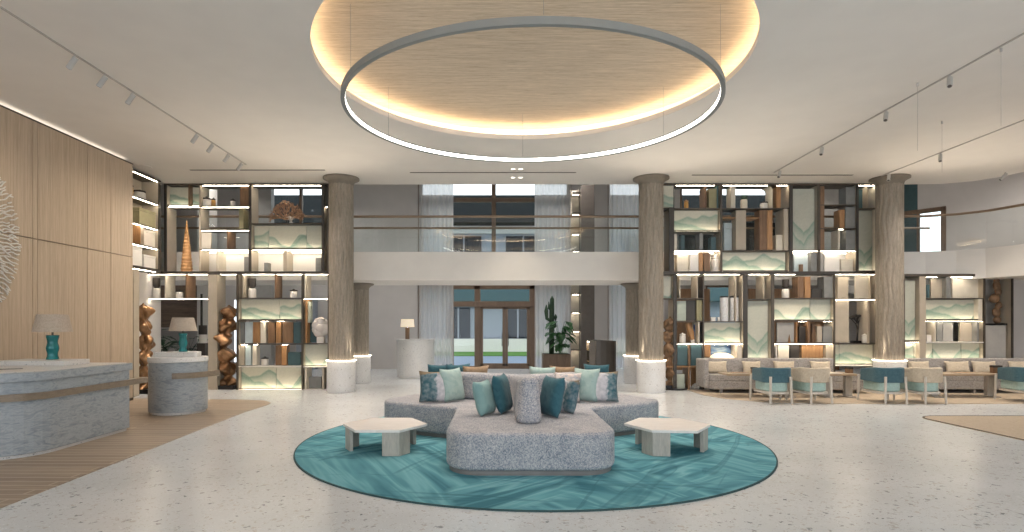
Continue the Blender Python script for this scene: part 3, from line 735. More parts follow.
# coral fan
x, y = sx(286.5, Y0+.2), Y0+.2; zb = top_of(223.6)
t = thing('coral_fan', 'brown dried coral fan spread on a small dark stand on the upper shelving', 'ornament', (x,y,zb))
q = MB(); q.lathe([(.10,zb),(.10,zb+.02),(.03,zb+.035),(.025,zb+.13)], x, y, 16); q.build('stand', M['black'], t, smooth='auto')
q = MB(); r2 = random.Random(3)
def fan(p, ang, ln, r, d):
    yj = r2.uniform(-.03,.03)
    e = (p[0]+math.sin(ang)*ln, p[1]+yj, p[2]+math.cos(ang)*ln)
    q.tube([p, ((p[0]+e[0])/2+r2.uniform(-.008,.008), (p[1]+e[1])/2, (p[2]+e[2])/2), e], [r, r*.95, r*.8], 6, flat=.7)
    if d == 0: return
    for s in (-1, 1):
        fan(e, ang+s*r2.uniform(.22,.5), ln*r2.uniform(.72,.92), r*.83, d-1)
    if r2.random() < .5: fan(e, ang+r2.uniform(-.15,.15), ln*.8, r*.75, d-1)
for a in (-1.35,-.85,-.4,0,.42,.88,1.35): fan((x,y,zb+.12), a*.95, .148, .027, 3)
q.build('branches', M['coral'], t, smooth=True)
# white leafy sprig
x, y = sx(291, Y0+.08), Y0+.09
t = thing('white_sprig', 'low white leafy sprig in front of the brown coral fan', 'plant', (x,y,zb))
q = MB(); q.lathe([(.035,zb),(.05,zb+.035),(.04,zb+.05)], x, y, 14); q.build('bowl', M['ceram'], t, smooth='auto')
q = MB()
for k in range(16):
    a = r2.uniform(0,2*PI); l = r2.uniform(.08,.19); tz = r2.uniform(.05,.15)
    p0 = Vector((x,y,zb+.045)); p1 = p0+Vector((math.cos(a)*l*.5,math.sin(a)*l*.2,tz)); p2 = p0+Vector((math.cos(a)*l,math.sin(a)*l*.3,tz*.8))
    q.tube([p0,p1,p2],[.004,.016,.002],5,flat=.3)
q.build('leaves', M['ceram'], t, smooth=True)

# ---- lower tier beside the oak wall
L = Unit('lower_shelving', 'lower tier of open shelving behind the round desk with painted stone panels', 141)
q = MB(); q.box(shx(141), shx(330), Y0-.014, Y0+DEP, 2.90, 2.97); q.build('top_beam', M['dark'], L.t)
zl = 2.893
for a, b in ((142,185),(187,207),(219,236),(241,274),(276,303),(304,328)): L.led(a, b, zl)
L.post(141.4, 275, 391, 1.2, 'bronze', .002); L.post(212.8, 274.6, 391, 9.0, 'shelf', .002); L.post(237.4, 274.6, 391, 2.0, 'bronze', .002)
L.post(302.4, 274.6, 391, 1.8, 'bronze', .002); L.post(328.4, 275, 391, 1.2, 'bronze', .002)
L.side(165, 275, 298, 'lightboard', 1.0); L.side(186, 275, 298, 'brownboard', 1.2); L.side(243, 275, 298, 'shelf', 1.0); L.side(275.2, 275, 298, 'brownboard', 1.0); L.side(305, 275, 298, 'lightboard', 1)
L.shelf(142, 208, 298.6, True, 'whiteboard'); L.shelf(238.4, 301.6, 298.2, False); L.shelf(303, 328, 298.6, True, 'whiteboard')
L.panel(239, 301.4, 299, 320, splits=(278,))
L.shelf(238.4, 301.6, 320.8, False); L.shelf(238.4, 301.6, 344.2, False); L.led(240, 247, shz(344.8)); L.led(252, 258, shz(344.8)); L.led(281, 288, shz(344.8)); L.led(260, 268, shz(321.4)); L.led(276, 284, shz(321.4)); L.shelf(238.4, 301.6, 366.6, False, 'whiteboard')
for x0, x1, mat in ((239,244.6,'greyboard'),(245,252.5,'blueboard'),(253,260,'orangeboard'),(260.5,265.6,'lightboard'),(268,275,'brownboard'),(276,281,'orangeboard'),(283,293,'brownboard'),(293.5,301,'tealboard')):
    L.board(x0, x1, 321.6, 343.6, mat, .10+.05*rnd.random(), .22)
for x0, x1, mat in ((239,244,'shelf'),(245.4,251,'blueboard'),(252.5,256.5,'lightboard'),(275.6,281,'brownboard'),(281.5,286.5,'orangeboard')):
    L.board(x0, x1, 345, 366, mat, .10+.05*rnd.random(), .22)
L.board(288, 300.5, 352, 366, 'tealboard', .14, .2)
L.panel(239, 301, 367.6, 389, splits=(274.5,)); L.shelf(237, 329, 390, False, 'whiteboard', .03)
L.panel(303.4, 328, 344.6, 366.4); L.shelf(303, 328, 343.8, False); L.shelf(303, 328, 367, False, 'whiteboard')
L.side(306, 299.4, 343, 'orangeboard', 1); L.board(306.5, 310, 301, 323, 'sageboard', .1, .2); L.board(307, 322, 322, 343, 'tealboard', .28, .06)
L.side(305.5, 368, 389, 'lightboard', 1.6); L.side(323, 368, 389, 'shelf', 2.0); L.board(306.6, 321, 377, 389.6, 'greyboard', .2, .1)
tall_vase(153, 160, 278, 298.6, 'tall white vase with a charred wood neck on the shelf over the round desk')
jar(176, 183, 289.6, 298.6, 'squat white jar with a dark lid on the shelf over the turquoise lamp')
tall_vase(248.5, 256, 278.4, 298.2, 'tall white vase with a charred wood neck standing above the painted stone panel')
jar(290, 297.4, 289, 298.2, 'white jar with a flat dark lid above the painted stone panel')
jar(261.5, 268.5, 357.5, 366.6, 'white bowl jar on the lower shelf between brown boards of the lower shelving', lid='dark')
# pale flower shaped ornament
x, y = sx(320.5, Y0+.16), Y0+.17; zb = top_of(343.8)
t = thing('porcelain_bloom', 'pale grey porcelain bloom on a block beside the tall wood column', 'ornament', (x,y,zb))
q = MB(); q.box(x-.08,x+.10,y-.07,y+.07,zb,zb+.16); q.build('block', M['ceram'], t, bevel=.006)
q = MB()
for k in range(9):
    a = 2*PI*k/9; q.sphere((x+.13*math.cos(a)*.9, y-.02+.02*(k%2), zb+.40+.15*math.sin(a)), .12, 2, (1,.35,1))
q.sphere((x,y-.03,zb+.38), .12, 2, (1,.5,1)); q.tube([(x,y,zb+.155),(x,y,zb+.3)], .03, 8); q.build('petals', M['greywall'], t, smooth=True)

# ---- bronze totems
def totem(x, y, H, r, label, seed, mat='copper', zb=0.0, basemat='black', bs=.26):
    t = thing('bronze_sculpture', label, 'sculpture', (x,y,zb))
    q = MB(); q.box(x-bs,x+bs,y-bs*.7,y+bs*.7,zb,zb+.10); q.build('base', M[basemat], t, bevel=.008)
    q = MB(); n = 28; nz = 96
    def prof(u):
        lump = abs(math.sin(PI*(u*5.6+seed*.37)))**.8
        return r*(.42+.62*lump)*(1 if u < .95 else max(.15,(1-u)/.05))
    def rad(rr, a, z):
        u = (z-zb)/H
        return rr*(1+.30*math.sin(2*a+u*17+seed)+.22*math.sin(3*a-u*27)+.12*math.sin(5*a+u*40)+.07*mnoise.noise((3*math.cos(a),3*math.sin(a),u*16+seed)))
    q.lathe([(prof(i/nz), zb+.10+(H-.10)*i/nz) for i in range(nz+1)], x, y, n, rad, off=lambda z: (.28*r*math.sin((z-zb)*3.4+seed), .2*r*math.cos((z-zb)*2.7)))
    q.build('twisted_body', M[mat], t, smooth=True); return t
totem(sx(226,14.5), 14.52, 2.14, .20, 'tall twisted bronze sculpture in the open bay beside the painted stone panels', 1)
totem(sx(144.5,13.6), 13.6, 2.15, .155, 'tall twisted bronze sculpture in the corner by the end of the oak wall', 4)

# ---- side tier on the short wall
SX0, SX1 = -8.2, -8.66
S = thing('side_shelving', 'short corner shelving at the end of the oak wall with a large olive box', 'shelving', (-8.4,13.2,0))
def sbox(name, y0, y1, z0, z1, mat, x0=SX0, x1=SX1): q = MB(); q.box(x1,x0,y0,y1,z0,z1); return q.build(name, M[mat], S)
sbox('post', 12.34, 12.40, .002, 5.13, 'bronze'); sbox('post', 13.80, 13.86, 2.97, 5.13, 'dark', SX0, SX0-.03); sbox('partition', 13.81, 13.85, 2.97, 5.13, 'shelf', SX0-.0305, SX1)
sbox('back_panel', 12.4, 13.8, 2.97, 5.13, 'shelf', -8.63, -8.66)
sbox('top_board', 12.4, 13.86, 5.09, 5.13, 'bronze'); sbox('top_beam', 12.4, 13.86, 2.90, 2.97, 'dark')
for z in (4.53, 3.93, 3.46):
    sbox('shelf', 12.4, 13.8, z-.012, z+.012, 'bronze'); sbox('light_strip', 12.45, 13.78, z-.016, z-.0125, 'led', -8.235, -8.262)
sbox('light_strip', 12.45, 13.78, 5.083, 5.089, 'led', -8.235, -8.249); sbox('light_strip', 12.45, 13.7, 2.893, 2.899, 'led', -8.235, -8.249)
sbox('partition', 13.2, 13.22, 3.48, 3.91, 'lightboard'); sbox('partition', 13.06, 13.08, 3.48, 3.91, 'orangeboard'); sbox('partition', 12.6, 12.63, 4.55, 5.08, 'shelf')
sbox('divider', 12.86, 13.06, .005, 2.89, 'shelf', -8.22, -8.5)
def sitem(name, y0, y1, z0, z1, mat, label, x0=-8.24, x1=-8.56):
    t = thing(name, label, name, ((x0+x1)/2,(y0+y1)/2,z0)); h = z1-z0
    q = MB(); q.box(x1,x0,y0,y1,z0,z0+h*.82); q.build('body', M[mat], t, bevel=.008)
    q = MB(); q.box(x1-.004,x0+.004,y0-.004,y1+.004,z0+h*.825,z1); q.build('lid', M[mat], t, bevel=.008)
sitem('box', 13.1, 13.72, 3.9425, 4.33, 'oliveboard', 'large olive box on the corner shelving')
sitem('box', 12.75, 13.2, 2.971, 3.42, 'whiteboard', 'tall white box beside the oak wall on the lowest board of the upper corner shelving')
sitem('box', 13.27, 13.72, 2.971, 3.27, 'whiteboard', 'shorter white box in the corner on the lowest board of the upper corner shelving')
sitem('box', 13.28, 13.7, 3.4725, 3.86, 'lightboard', 'cream box below the olive box on the corner shelving')
def rjar(x, y, z, r, h, body, label, lid='blackwood'):
    t = thing('jar', label, 'jar', (x,y,z))
    q = MB(); q.lathe([(r*.8,z),(r*.95,z+.012),(r,z+h*.4),(r*.97,z+h*.68),(r*.8,z+h*.75)], x, y, 20); q.build('body', M[body], t, smooth='auto')
    q = MB(); q.lathe([(r*.86,z+h*.751),(r,z+h*.8),(r*.95,z+h*.9),(r*.25,z+h*.94),(r*.2,z+h)], x, y, 20); q.build('lid', M[lid], t, smooth='auto')
rjar(-8.40, 12.98, 4.5425, .085, .30, 'amber', 'amber jar on the top corner shelf beside the oak wall')
rjar(-8.40, 13.36, 4.5425, .13, .25, 'ceram', 'wide white jar with a dark lid on the top corner shelf')

# ---- upper tier above the banquette
U = Unit('upper_shelving', 'upper tier of open shelving between the two tall wood columns above the banquette', 664, 2.97)
q = MB(); q.box(shx(661), shx(880), Y0-.01, Y0+DEP, 5.135, 5.172); q.build('top_board', M['bronze'], U.t)
for px, w, mt in ((671.6,5,'dark'),(721.3,2.0,'bronze'),(791,3.4,'dark'),(819,2.4,'bronze'),(857.3,2.4,'dark')): U.post(px, 184.5, 272, w, mt, zt)
U.post(662, 184.5, 272, 1.6, 'bronze', zt)
U.panel(663, 673, 186, 207.6, dy=-.045, led=False); U.shelf(663, 720.6, 208.4, False); U.led(676, 716, shz(184.5)-.003); U.led(723, 769, shz(184.5)-.003); U.led(777, 789, shz(184.5)-.003); U.led(859, 876, shz(184.5)-.003)
U.board(709, 717, 188, 208, 'oliveboard', .03, .3); U.side(717.6, 186, 208, 'tealboard', 1.2); U.side(706, 186, 208, 'brownboard', 1)
U.panel(674, 720, 209.4, 231, splits=()); U.shelf(674, 720.6, 231.8, False)
U.board(674, 677, 232.6, 250, 'lightboard', .1, .2); U.board(699.5, 703, 232.6, 250, 'greyboard', .02, .3); U.board(711, 716, 236, 250, 'tealboard', .1, .2); U.board(681, 684.6, 234, 250, 'tealboard', .12, .2)
U.shelf(674, 720.6, 250.6, True)
U.board(690, 698.5, 253, 271.4, 'whiteboard', .06, .2); U.board(699, 703, 252, 271.4, 'orangeboard', .04, .3); U.board(704, 710, 252, 271.4, 'brownboard', .04, .3)
U.shelf(722, 790, 208.6, False); U.board(731, 735.4, 186, 208, 'lightboard', .03, .3)
U.board(736, 746, 209.4, 250, 'shelf', .04, .3); U.board(759.5, 767, 209.4, 250, 'brownboard', .03, .3); U.board(767.4, 772.6, 209.4, 250, 'orangeboard', .03, .3)
U.shelf(722.4, 735.6, 217.8, False, 'orangeboard'); U.shelf(746.4, 759, 217.8, False, 'orangeboard')
U.board(776.6, 780.8, 186, 208, 'orangeboard', .03, .3)
# curved lit reveal beside the copper board
q = MB(); pts = [(shx(769)+.10*math.sin(a*PI/16), shz(186)-.10*(1-math.cos(a*PI/16))) for a in range(9)]
pts = [(p[0], p[1]) for p in pts]+[(pts[-1][0], shz(208))]
for a, b in zip(pts, pts[1:]): q.quad((a[0],Y0+.02,a[1]),(b[0],Y0+.02,b[1]),(b[0],Y0+DEP-.02,b[1]),(a[0],Y0+DEP-.02,a[1]))
q.build('curved_reveal', M['lightboard'], U.t, smooth=True)
U.side(786, 209, 250, 'shelf', 4.5)
U.shelf(722, 790, 250.8, False); U.panel(722.8, 788, 251.6, 271.2, splits=())
U.panel(793.6, 816, 188, 249.8, led=False, k=4, dy=.06); U.shelf(792.6, 858, 250.6, True)
U.board(811, 817, 252, 271.4, 'greyboard', .02, .4); U.led(676, 720, shz(251.6), .38); U.led(794, 856, shz(251.6), .38); U.board(812.5, 823.5, 252, 271.4, 'greypanel', .05, .3)
U.side(822.5, 186, 250, 'brownboard', 4.0); U.shelf(820, 856, 205, False); U.shelf(820, 856, 228.6, False); U.led(839, 845, shz(229.2))
U.board(846, 856, 186, 204.6, 'greyboard', .04, .3); U.board(845.5, 856, 206, 228, 'greyboard', .04, .3); U.board(839.6, 844.6, 209, 228, 'orangeboard', .04, .25); U.board(838, 840, 229, 250, 'lightboard', .03, .3); U.board(846, 856, 229.5, 250, 'greyboard', .04, .3)
U.shelf(858, 878, 208.6, False); U.board(858.6, 867, 187, 208, 'tealboard', .2, .03); U.side(868, 186, 208, 'shelf', 1.2); U.side(876.5, 186, 271, 'lightboard', 1.2)
U.panel(858.8, 875.6, 209.4, 271.4, k=4)
jar(684, 688.4, 198.4, 208.4, 'amber bottle jar standing alone on the top board above the painted stone', body='amber', lid='orangeboard')
t = jar(740.4, 747.4, 195, 208.6, 'tan pot with a dark bushy top on the upper shelving above the banquette', body='lightboard', lid='leafdark')
x, y, z = sx(744,Y0+.2), Y0+.2, shz(199)
q = MB(); r2 = random.Random(5)
for k in range(22):
    a = r2.uniform(0,2*PI); l = r2.uniform(.05,.12); q.tube([(x,y,z-.03),(x+l*.6*math.cos(a),y+l*.4*math.sin(a),z+.08),(x+l*math.cos(a),y+l*.6*math.sin(a),z+r2.uniform(.06,.2))],[.004,.018,.002],5,flat=.4)
q.build('foliage', M['leafdark'], t, smooth=True)
jar(760, 767.6, 200, 208.6, 'wide white jar with a dark lid on the upper shelving above the banquette')
bookbox(677, 688.5, 253.5, 271.2, 'lightboard', 'cream box at the bottom of the upper shelving next to the free standing column', zb=zt)
jar(711, 719.5, 253, 271.2, 'tall white cylinder jar beside walnut boards at the bottom of the upper shelving', zb=zt, lid='ceram')
bookbox(724, 732, 222, 250.8, 'blueboard', 'tall pale blue box in the bay beside the taupe board', dy=.24, dep=.15)
bookbox(776, 785.5, 235, 250.8, 'lightboard', 'cream box above the wide painted stone panel of the upper shelving', dy=.06, dep=.2)
bookbox(790.8+3, 808, 254, 271.2, 'blueboard', 'pale blue box under the tall painted stone panel', dy=.14, dep=.18, zb=zt)
bookbox(800, 803.2, 264, 271.2, 'brownboard', 'small brown book in front of the pale blue box', dy=.05, dep=.07, zb=zt, name='book')
bookbox(824.5, 839.6, 254.4, 271.2, 'whiteboard', 'wide white box under the walnut sided bays', dy=.1, zb=zt)
bookbox(841, 853, 258.4, 271.2, 'lightboard', 'cream box beside the wide white box, at the column end of the upper shelving', dy=.1, zb=zt)

# ---- lower tier behind the banquette
L = Unit('lower_shelving', 'lower tier of open shelving behind the banquette between the two tall wood columns', 664)
q = MB(); q.box(shx(661), shx(880), Y0-.014, Y0+DEP, 2.90, 2.97); q.build('top_beam', M['dark'], L.t)
for a, b in ((677,701),(704,741),(749,770),(775,797),(836,876)): L.led(a, b, zl)
L.post(675, 275, 391, 3.2, 'dark', .02); L.post(745.4, 275, 391, 4.2, 'dark', .002); L.post(772.6, 275, 391, 3.0, 'bronze', .002); L.post(834.4, 275, 391, 1.4, 'bronze', .002); L.post(878, 275, 391, 1.4, 'bronze', .002)
q = MB(); q.cyl(shx(676), Y0+.2, .001, .03, .36, n=32); q.build('base_plate', M['black'], L.t)
L.panel(663, 673, 276, 298, led=False, k=3); L.shelf(663, 704, 298.6, False)
L.side(697.4, 276, 298, 'shelf', 1); L.side(703.6, 276, 390, 'bronze', 1.4); L.side(736, 276, 321, 'shelf', 1.0); L.side(742.6, 276, 321, 'shelf', 1); L.side(764, 276, 299, 'shelf', 1.0); L.side(680, 276, 298, 'lightboard', .8)
L.board(677, 686, 300.4, 321, 'sageboard', .08, .1); L.board(686.4, 695.6, 299.6, 321, 'dark', .1, .1); L.board(696.6, 703, 299.4, 321, 'oliveboard', .05, .3)
L.shelf(677, 703.4, 321.6, False); L.side(699, 322, 343, 'lightboard', 1.2); L.shelf(677, 748, 343.8, True, 'whiteboard')
L.board(694, 698, 324, 343, 'bluepic', .25, .04)
L.board(677.5, 687.6, 345, 366, 'tealboard', .06, .03); L.board(691, 701.6, 345, 366, 'tealboard', .06, .03); L.side(689.4, 344.4, 366, 'brownboard', 1.6); L.shelf(664, 703.4, 366.8, False, 'orangeboard')
L.board(677, 684.5, 374, 389.4, 'sageboard', -.0+.06, .2); L.side(689, 367.4, 390, 'brownboard', 2); L.board(691, 702.4, 368, 389.6, 'orangeboard', .3, .04); L.board(684.8, 688, 368, 389.6, 'orangeboard', .3, .04)
L.shelf(677, 835, 390.2, False, 'whiteboard', .02)
L.shelf(704.4, 743.2, 321.6, False); L.panel(704.6, 742.6, 322.4, 343.2, splits=()); L.side(739.6, 344.4, 390, 'lightboard', 4.5)
L.board(711, 732.5, 344.6, 357.5, 'bluepic', .40, .03); L.board(704.8, 738, 358, 389.6, 'shelf', .38, .05); L.board(704.8, 710.6, 344.6, 358, 'orangeboard', .39, .04)
L.panel(748, 770.6, 300.4, 358.8, k=4); L.shelf(747.4, 771, 299.2, False); L.shelf(747.4, 834, 359.6, False); L.board(748, 834, 360.4, 389.6, 'shelf', .3, .05)
L.shelf(774.4, 834, 298.2, False); L.board(798, 803.6, 276, 298, 'brownboard', .03, .3); L.board(804.6, 810.6, 276, 298, 'orangeboard', .04, .3); L.board(824, 833.6, 276, 298, 'greyboard', .04, .3); L.board(811.5, 823, 288, 298, 'dark', .12, .2)
L.panel(775, 833.6, 299, 320.4, splits=(812.5,)); L.shelf(774.4, 834, 321, False); L.led(799, 808, shz(321.6)); L.led(824, 833, shz(321.6))
L.board(777, 794, 322, 343, 'greypanel', .06, .04); L.side(797, 322, 343, 'orangeboard', 1); L.board(799, 807, 326, 343, 'blackwood', .1, .2); L.side(809, 322, 343, 'brownboard', 2.4); L.board(812, 820, 324, 343, 'brownboard', .15, .2); L.board(817, 822, 326, 343, 'shelf', .08, .2); L.board(823, 833, 326, 343, 'greyboard', .06, .2)
L.shelf(774.4, 834, 343.6, True); L.side(776.4, 344.4, 359, 'whiteboard', 1); L.board(778, 789, 345, 359, 'lightboard', .14, .2); L.board(790.6, 799, 345, 359, 'blackwood', .14, .2); L.board(801.6, 823, 345, 359, 'orangeboard', .18, .2); L.board(826, 833.4, 345, 359, 'shelf', .1, .2)
L.shelf(835, 877, 299.4, True, 'whiteboard'); L.board(837.6, 848.4, 276, 298.6, 'shelf', .16, .1); L.board(855.6, 869, 276, 298.6, 'lightboard', .06, .06); L.side(870.6, 276, 298.6, 'shelf', 1)
L.board(835.4, 849, 300, 343, 'shelf', .05, .3); L.side(868.6, 300, 343, 'shelf', 2.0); L.shelf(835, 877, 343.8, False); L.panel(835.4, 876, 344.6, 364.6, splits=(842,)); L.shelf(834, 874, 365.6, False, 'whiteboard')
tall_vase(782, 789, 279.6, 298.2, 'tall white vase with a charred wood neck on the top shelf behind the banquette')
jar(679.5, 685.6, 333.4, 343.8, 'white cup jar on the shelf beside the leaning copper vase', lid='ceram')
for k, (a, b, w) in enumerate(((720,728,'beside the blue lit window'),(730,738.4,'beside the lit partition'))):
    x, y, wd, h, z = place(a, b, 296.6, 321.6, .2, None)
    t = thing('canister', 'tall speckled white canister with a thin black lid, %s' % w, 'canister', (x,y,z), 'speckled canisters')
    q = MB(); q.lathe([(wd/2,z),(wd/2,z+h*.94)], x, y, 24); q.build('body', M['plinth'], t, smooth='auto')
    q = MB(); q.lathe([(wd/2*1.02,z+h*.941),(wd/2*1.02,z+h*.985),(wd/2*.9,z+h)], x, y, 24); q.build('lid', M['black'], t, smooth='auto')
for k, (a, b, w) in enumerate(((711,715.6,'larger of two, away from the canisters'),(718.6-.6,719.8,'smaller of two, against the speckled canister'))):
    bookbox(a, b, 317.6, 321.6, 'ceram', 'little white cube box, '+w, dy=.06, dep=.07)
# leaning copper vase, small pyramid, pot, bonsai, dome lamp
x, y, z = sx(690.5,Y0+.2), Y0+.18, top_of(343.8)
t = thing('leaning_vase', 'leaning copper coloured vase with a white foot on a shelf near the free standing column', 'vase', (x,y,z))
q = MB(); q.tube([(x+.06,y,z),(x+.045,y,z+.09)], [.045,.055], 14); q.build('foot', M['ceram'], t, smooth='auto')
q = MB(); q.tube([(x+.045,y,z+.09),(x,y,z+.26),(x-.06,y,z+.44),(x-.075,y,z+.5)], [.056,.085,.07,.06], 14); q.build('body', M['orangeboard'], t, smooth='auto')
x, y, z = sx(789.5,Y0+.03), Y0+.035, top_of(343.6)
t = thing('pyramid_ornament', 'tiny dark pyramid ornament in front of the grey board behind the banquette', 'ornament', (x,y,z))
q = MB(); q.lathe([(.035,z),(.026,z+.02)], x, y, 4); q.build('base', M['gold'], t); q = MB(); q.lathe([(.04,z+.0205),(.003,z+.22)], x, y, 4); q.build('pyramid', M['brownboard'], t)
jar(862, 868, 334, 343.8, 'white pot with a lid beside the dark bonsai behind the banquette', dy=.1, lid='ceram')
x, y, z = sx(857,Y0+.3), Y0+.3, top_of(343.8)
t = thing('bonsai', 'dark bare bonsai tree in a black tray on the shelf by the column', 'plant', (x,y,z))
q = MB(); q.box(x-.13,x+.08,y-.08,y+.08,z,z+.06); q.build('tray', M['black'], t, bevel=.008)
q = MB(); r2 = random.Random(11)
def bon(p, d, ln, r, n):
    e = p+d*ln; q.tube([p,e],[r,r*.75],6)
    if n == 0:
        q.sphere(e, .05, 1, (1.3,.9,.6)); return
    for k in range(3 if n > 1 else 2):
        dd = (d+Vector((r2.uniform(-.8,.8),r2.uniform(-.4,.4),r2.uniform(-.1,.6)))).normalized(); bon(e, dd, ln*.7, r*.66, n-1)
bon(Vector((x,y,z+.05)), Vector((.1,0,1)), .26, .024, 3); q.build('branches', M['blackwood'], t)
x, y, z = sx(722,Y0+.3), Y0+.2, top_of(343.8)
# blond dome lamp on the sill behind the banquette
zd = shz(359)
q = MB(); q.lathe([(.001,zd+.15),(.10,zd+.145),(.20,zd+.115),(.27,zd+.07),(.30,zd+.02),(.28,zd+.02)], sx(722,14.48), 14.48, 28, caps=False)
t = thing('dome_lamp', 'cream dome lamp glowing behind the back of the banquette under the blue painting', 'lamp', (sx(722,14.48),14.48,0))
q.build('lamp_shade', M['litshade'], t, smooth='auto')
q = MB(); q.cyl(sx(722,14.48),14.48,.03,zd+.04,.02,n=12); q.cyl(sx(722,14.48),14.48,.0215,.04,.12,n=20); q.build('stem', M['bronze'], t)
# twisted wood sculpture by the free standing column
totem(sx(667.6,14.6), 14.66-.2, 1.85, .13, 'slim twisted driftwood sculpture between the free standing column and the dark post', 7, 'rock', 0.0, 'black', .12)
# white paper fans
for k, (a, w) in enumerate(((681.5+5,'beside the sage board'),(696,'next to the banquette'))):
    x, y = sx(a,Y0+.24), Y0+.22; z = shz(390.2)+.011
    t = thing('paper_fan', 'small white folded paper fan at floor level in the copper bay, '+w, 'ornament', (x,y,z), 'paper fans in the lowest bay')
    q = MB(); n = 10
    for i in range(n):
        a0 = PI*i/n; a1 = PI*(i+1)/n; y2 = .012 if i%2 else -.012
        q.quad((x,y,z+.02),(x+.12*math.cos(a0),y-y2,z+.02+.13*math.sin(a0)),(x+.12*math.cos(a1),y+y2,z+.02+.13*math.sin(a1)),(x,y+.006,z+.02))
    q.build('pleats', M['ceram'], t); q = MB(); q.box(x-.05,x+.05,y-.03,y+.03,z,z+.022); q.build('foot', M['ceram'], t)

# ---- far tier under the mezzanine
L = Unit('far_shelving', 'shelving under the curved mezzanine beyond the armchairs, ending in the rock sculpture niche', 903)
q = MB(); q.box(shx(903), shx(1013), Y0-.012, Y0+DEP, shz(276.4), shz(274)); q.build('top_beam', M['bronze'], L.t)
for px, w, mt in ((904,1.4,'bronze'),(922.4,6.4,'shelf'),(984.4,1.6,'bronze'),(1012.4,1.6,'dark')): L.post(px, 276.4, 391, w, mt, .002)
L.panel(904.6, 919, 280, 341, k=4); L.shelf(904, 926, 342, True, 'bronze'); L.led(927, 939, shz(277.2)); L.led(947, 982, shz(277.2))
L.board(931, 946.4, 277.6, 298, 'shelf', .14, .06); L.side(948.6, 277, 298, 'greyboard', 4.5); L.board(952.6, 979, 277.6, 298, 'lightboard', .16, .05); L.board(926.6, 929.6, 284, 298, 'tealboard', .1, .1)
L.shelf(926, 984, 298.6, False); L.panel(926.4, 978, 299.4, 320, k=1); L.side(980.4, 299, 320, 'lightboard', 4); L.shelf(926, 984, 320.8, True)
L.side(935.4, 321.6, 342, 'lightboard', 1); L.board(937, 942.4, 322, 342, 'greyboard', .1, .2); L.board(943, 953, 322, 342, 'greypanel', .2, .06); L.board(960, 975.6, 322, 342, 'shelf', .16, .05); L.side(978, 321.6, 342, 'greyboard', 2)
L.shelf(926, 984, 342.4, False, 'whiteboard'); L.panel(904.6, 983.6, 343.4, 359.2, splits=(917,936,965)); L.shelf(904, 984, 360, False); L.board(904.6, 983.4, 361, 389.6, 'shelf', .3, .05)
L.board(985.6, 1011, 277, 324, 'greypanel', .40, .03)
bookbox(925+2, 931.6, 335.5, 342.4, 'ceram', 'little white box at the end of the lit shelf under the mezzanine', dy=.08, dep=.1)
t = thing('pedestal', 'grey block pedestal with a black top carrying the rock sculpture', 'pedestal', (shx(997),Y0+.2,0))
q = MB(); q.box(shx(986.2), shx(1007), Y0+.03, Y0+.36, .001, shz(325.4)); q.build('block', M['greypanel'], t, bevel=.006)
q = MB(); q.box(shx(985.6), shx(1008), Y0+.02, Y0+.37, shz(325.3), shz(323.4)); q.build('top', M['black'], t, bevel=.003)
x, y, zb = sx(996,Y0+.2), Y0+.19, shz(323.4)+.001
t = thing('rock_sculpture', 'brown stacked rock sculpture standing on the grey pedestal under the mezzanine', 'sculpture', (x,y,zb))
q = MB(); r2 = random.Random(2); z = zb; prevx = x
for k, (w, h, dx) in enumerate(((.15,.2,.02),(.17,.24,0),(.13,.16,.05),(.19,.24,-.05),(.12,.16,.04),(.15,.2,.02),(.10,.14,.0))):
    vs = q.sphere((x+dx, y, z+h*.46), h*.56, 3, (w/h*1.1, w/h*.8, 1.0))
    for v in vs:
        n = mnoise.noise(v.co*7)+.5*mnoise.noise(v.co*16); v.co += (v.co-Vector((x+dx,y,z+h*.46)))*.30*n
        if v.co.z < zb: v.co.z = zb
    z += h*.86
q.build('rock_body', M['rock'], t, smooth='auto')

# ================================================================== RUG AND SOFA
q = MB(); q.cyl(RC[0]+.0, 8.03, .0005, .014, 3.125, n=128); rg = q.build('rug', M['rug']); tag(rg, 'large round teal rug with brushed streaks under the tweed sofa', 'rug')
rg.location = (0,0,0)
q = MB(); q.lathe([(3.12,.0005),(3.137,.0005),(3.137,.0145),(3.12,.0145),(3.12,.0005)], RC[0]+.0, 8.03, 128, caps=False); q.build('bound_edge', M['rugedge'], rg)

def round_poly(pts, radii, seg=10):
    out = []; n = len(pts)
    for i in range(n):
        p = Vector(pts[i]); a = Vector(pts[i-1]); b = Vector(pts[(i+1)%n]); r = radii[i]
        if r <= 0: out.append(tuple(p)); continue
        da = (a-p).normalized(); db = (b-p).normalized(); ang = da.angle(db)
        d = min(r/math.tan(ang/2), (a-p).length*.49, (b-p).length*.49); r2 = d*math.tan(ang/2)
        c = p+(da+db).normalized()*(r2/math.sin(ang/2))
        s = p+da*d; e = p+db*d
        a0 = math.atan2(s.y-c.y, s.x-c.x); a1 = math.atan2(e.y-c.y, e.x-c.x); dl = (a1-a0+PI)%(2*PI)-PI
        out += [(c.x+r2*math.cos(a0+dl*k/seg), c.y+r2*math.sin(a0+dl*k/seg)) for k in range(seg+1)]
    return out
SC = Vector((.36, 8.47))
def star(lens, hw, rc, rn, shrink=0):
    pts = []; rad = []
    for k, deg in enumerate((150, 270, 30)):
        a = math.radians(deg); d = Vector((math.cos(a), math.sin(a))); nn = Vector((-d.y, d.x))
        L = lens[k]-shrink; w = hw-shrink
        e = SC+d*L
        na = math.radians(deg-60); 
        pts.append(tuple(SC+Vector((math.cos(na),math.sin(na)))*(w/math.sin(PI/3)))); rad.append(rn)
        pts.append(tuple(e-nn*w)); rad.append(rc); pts.append(tuple(e+nn*w)); rad.append(rc)
    return round_poly(pts, rad)
ST = .0145
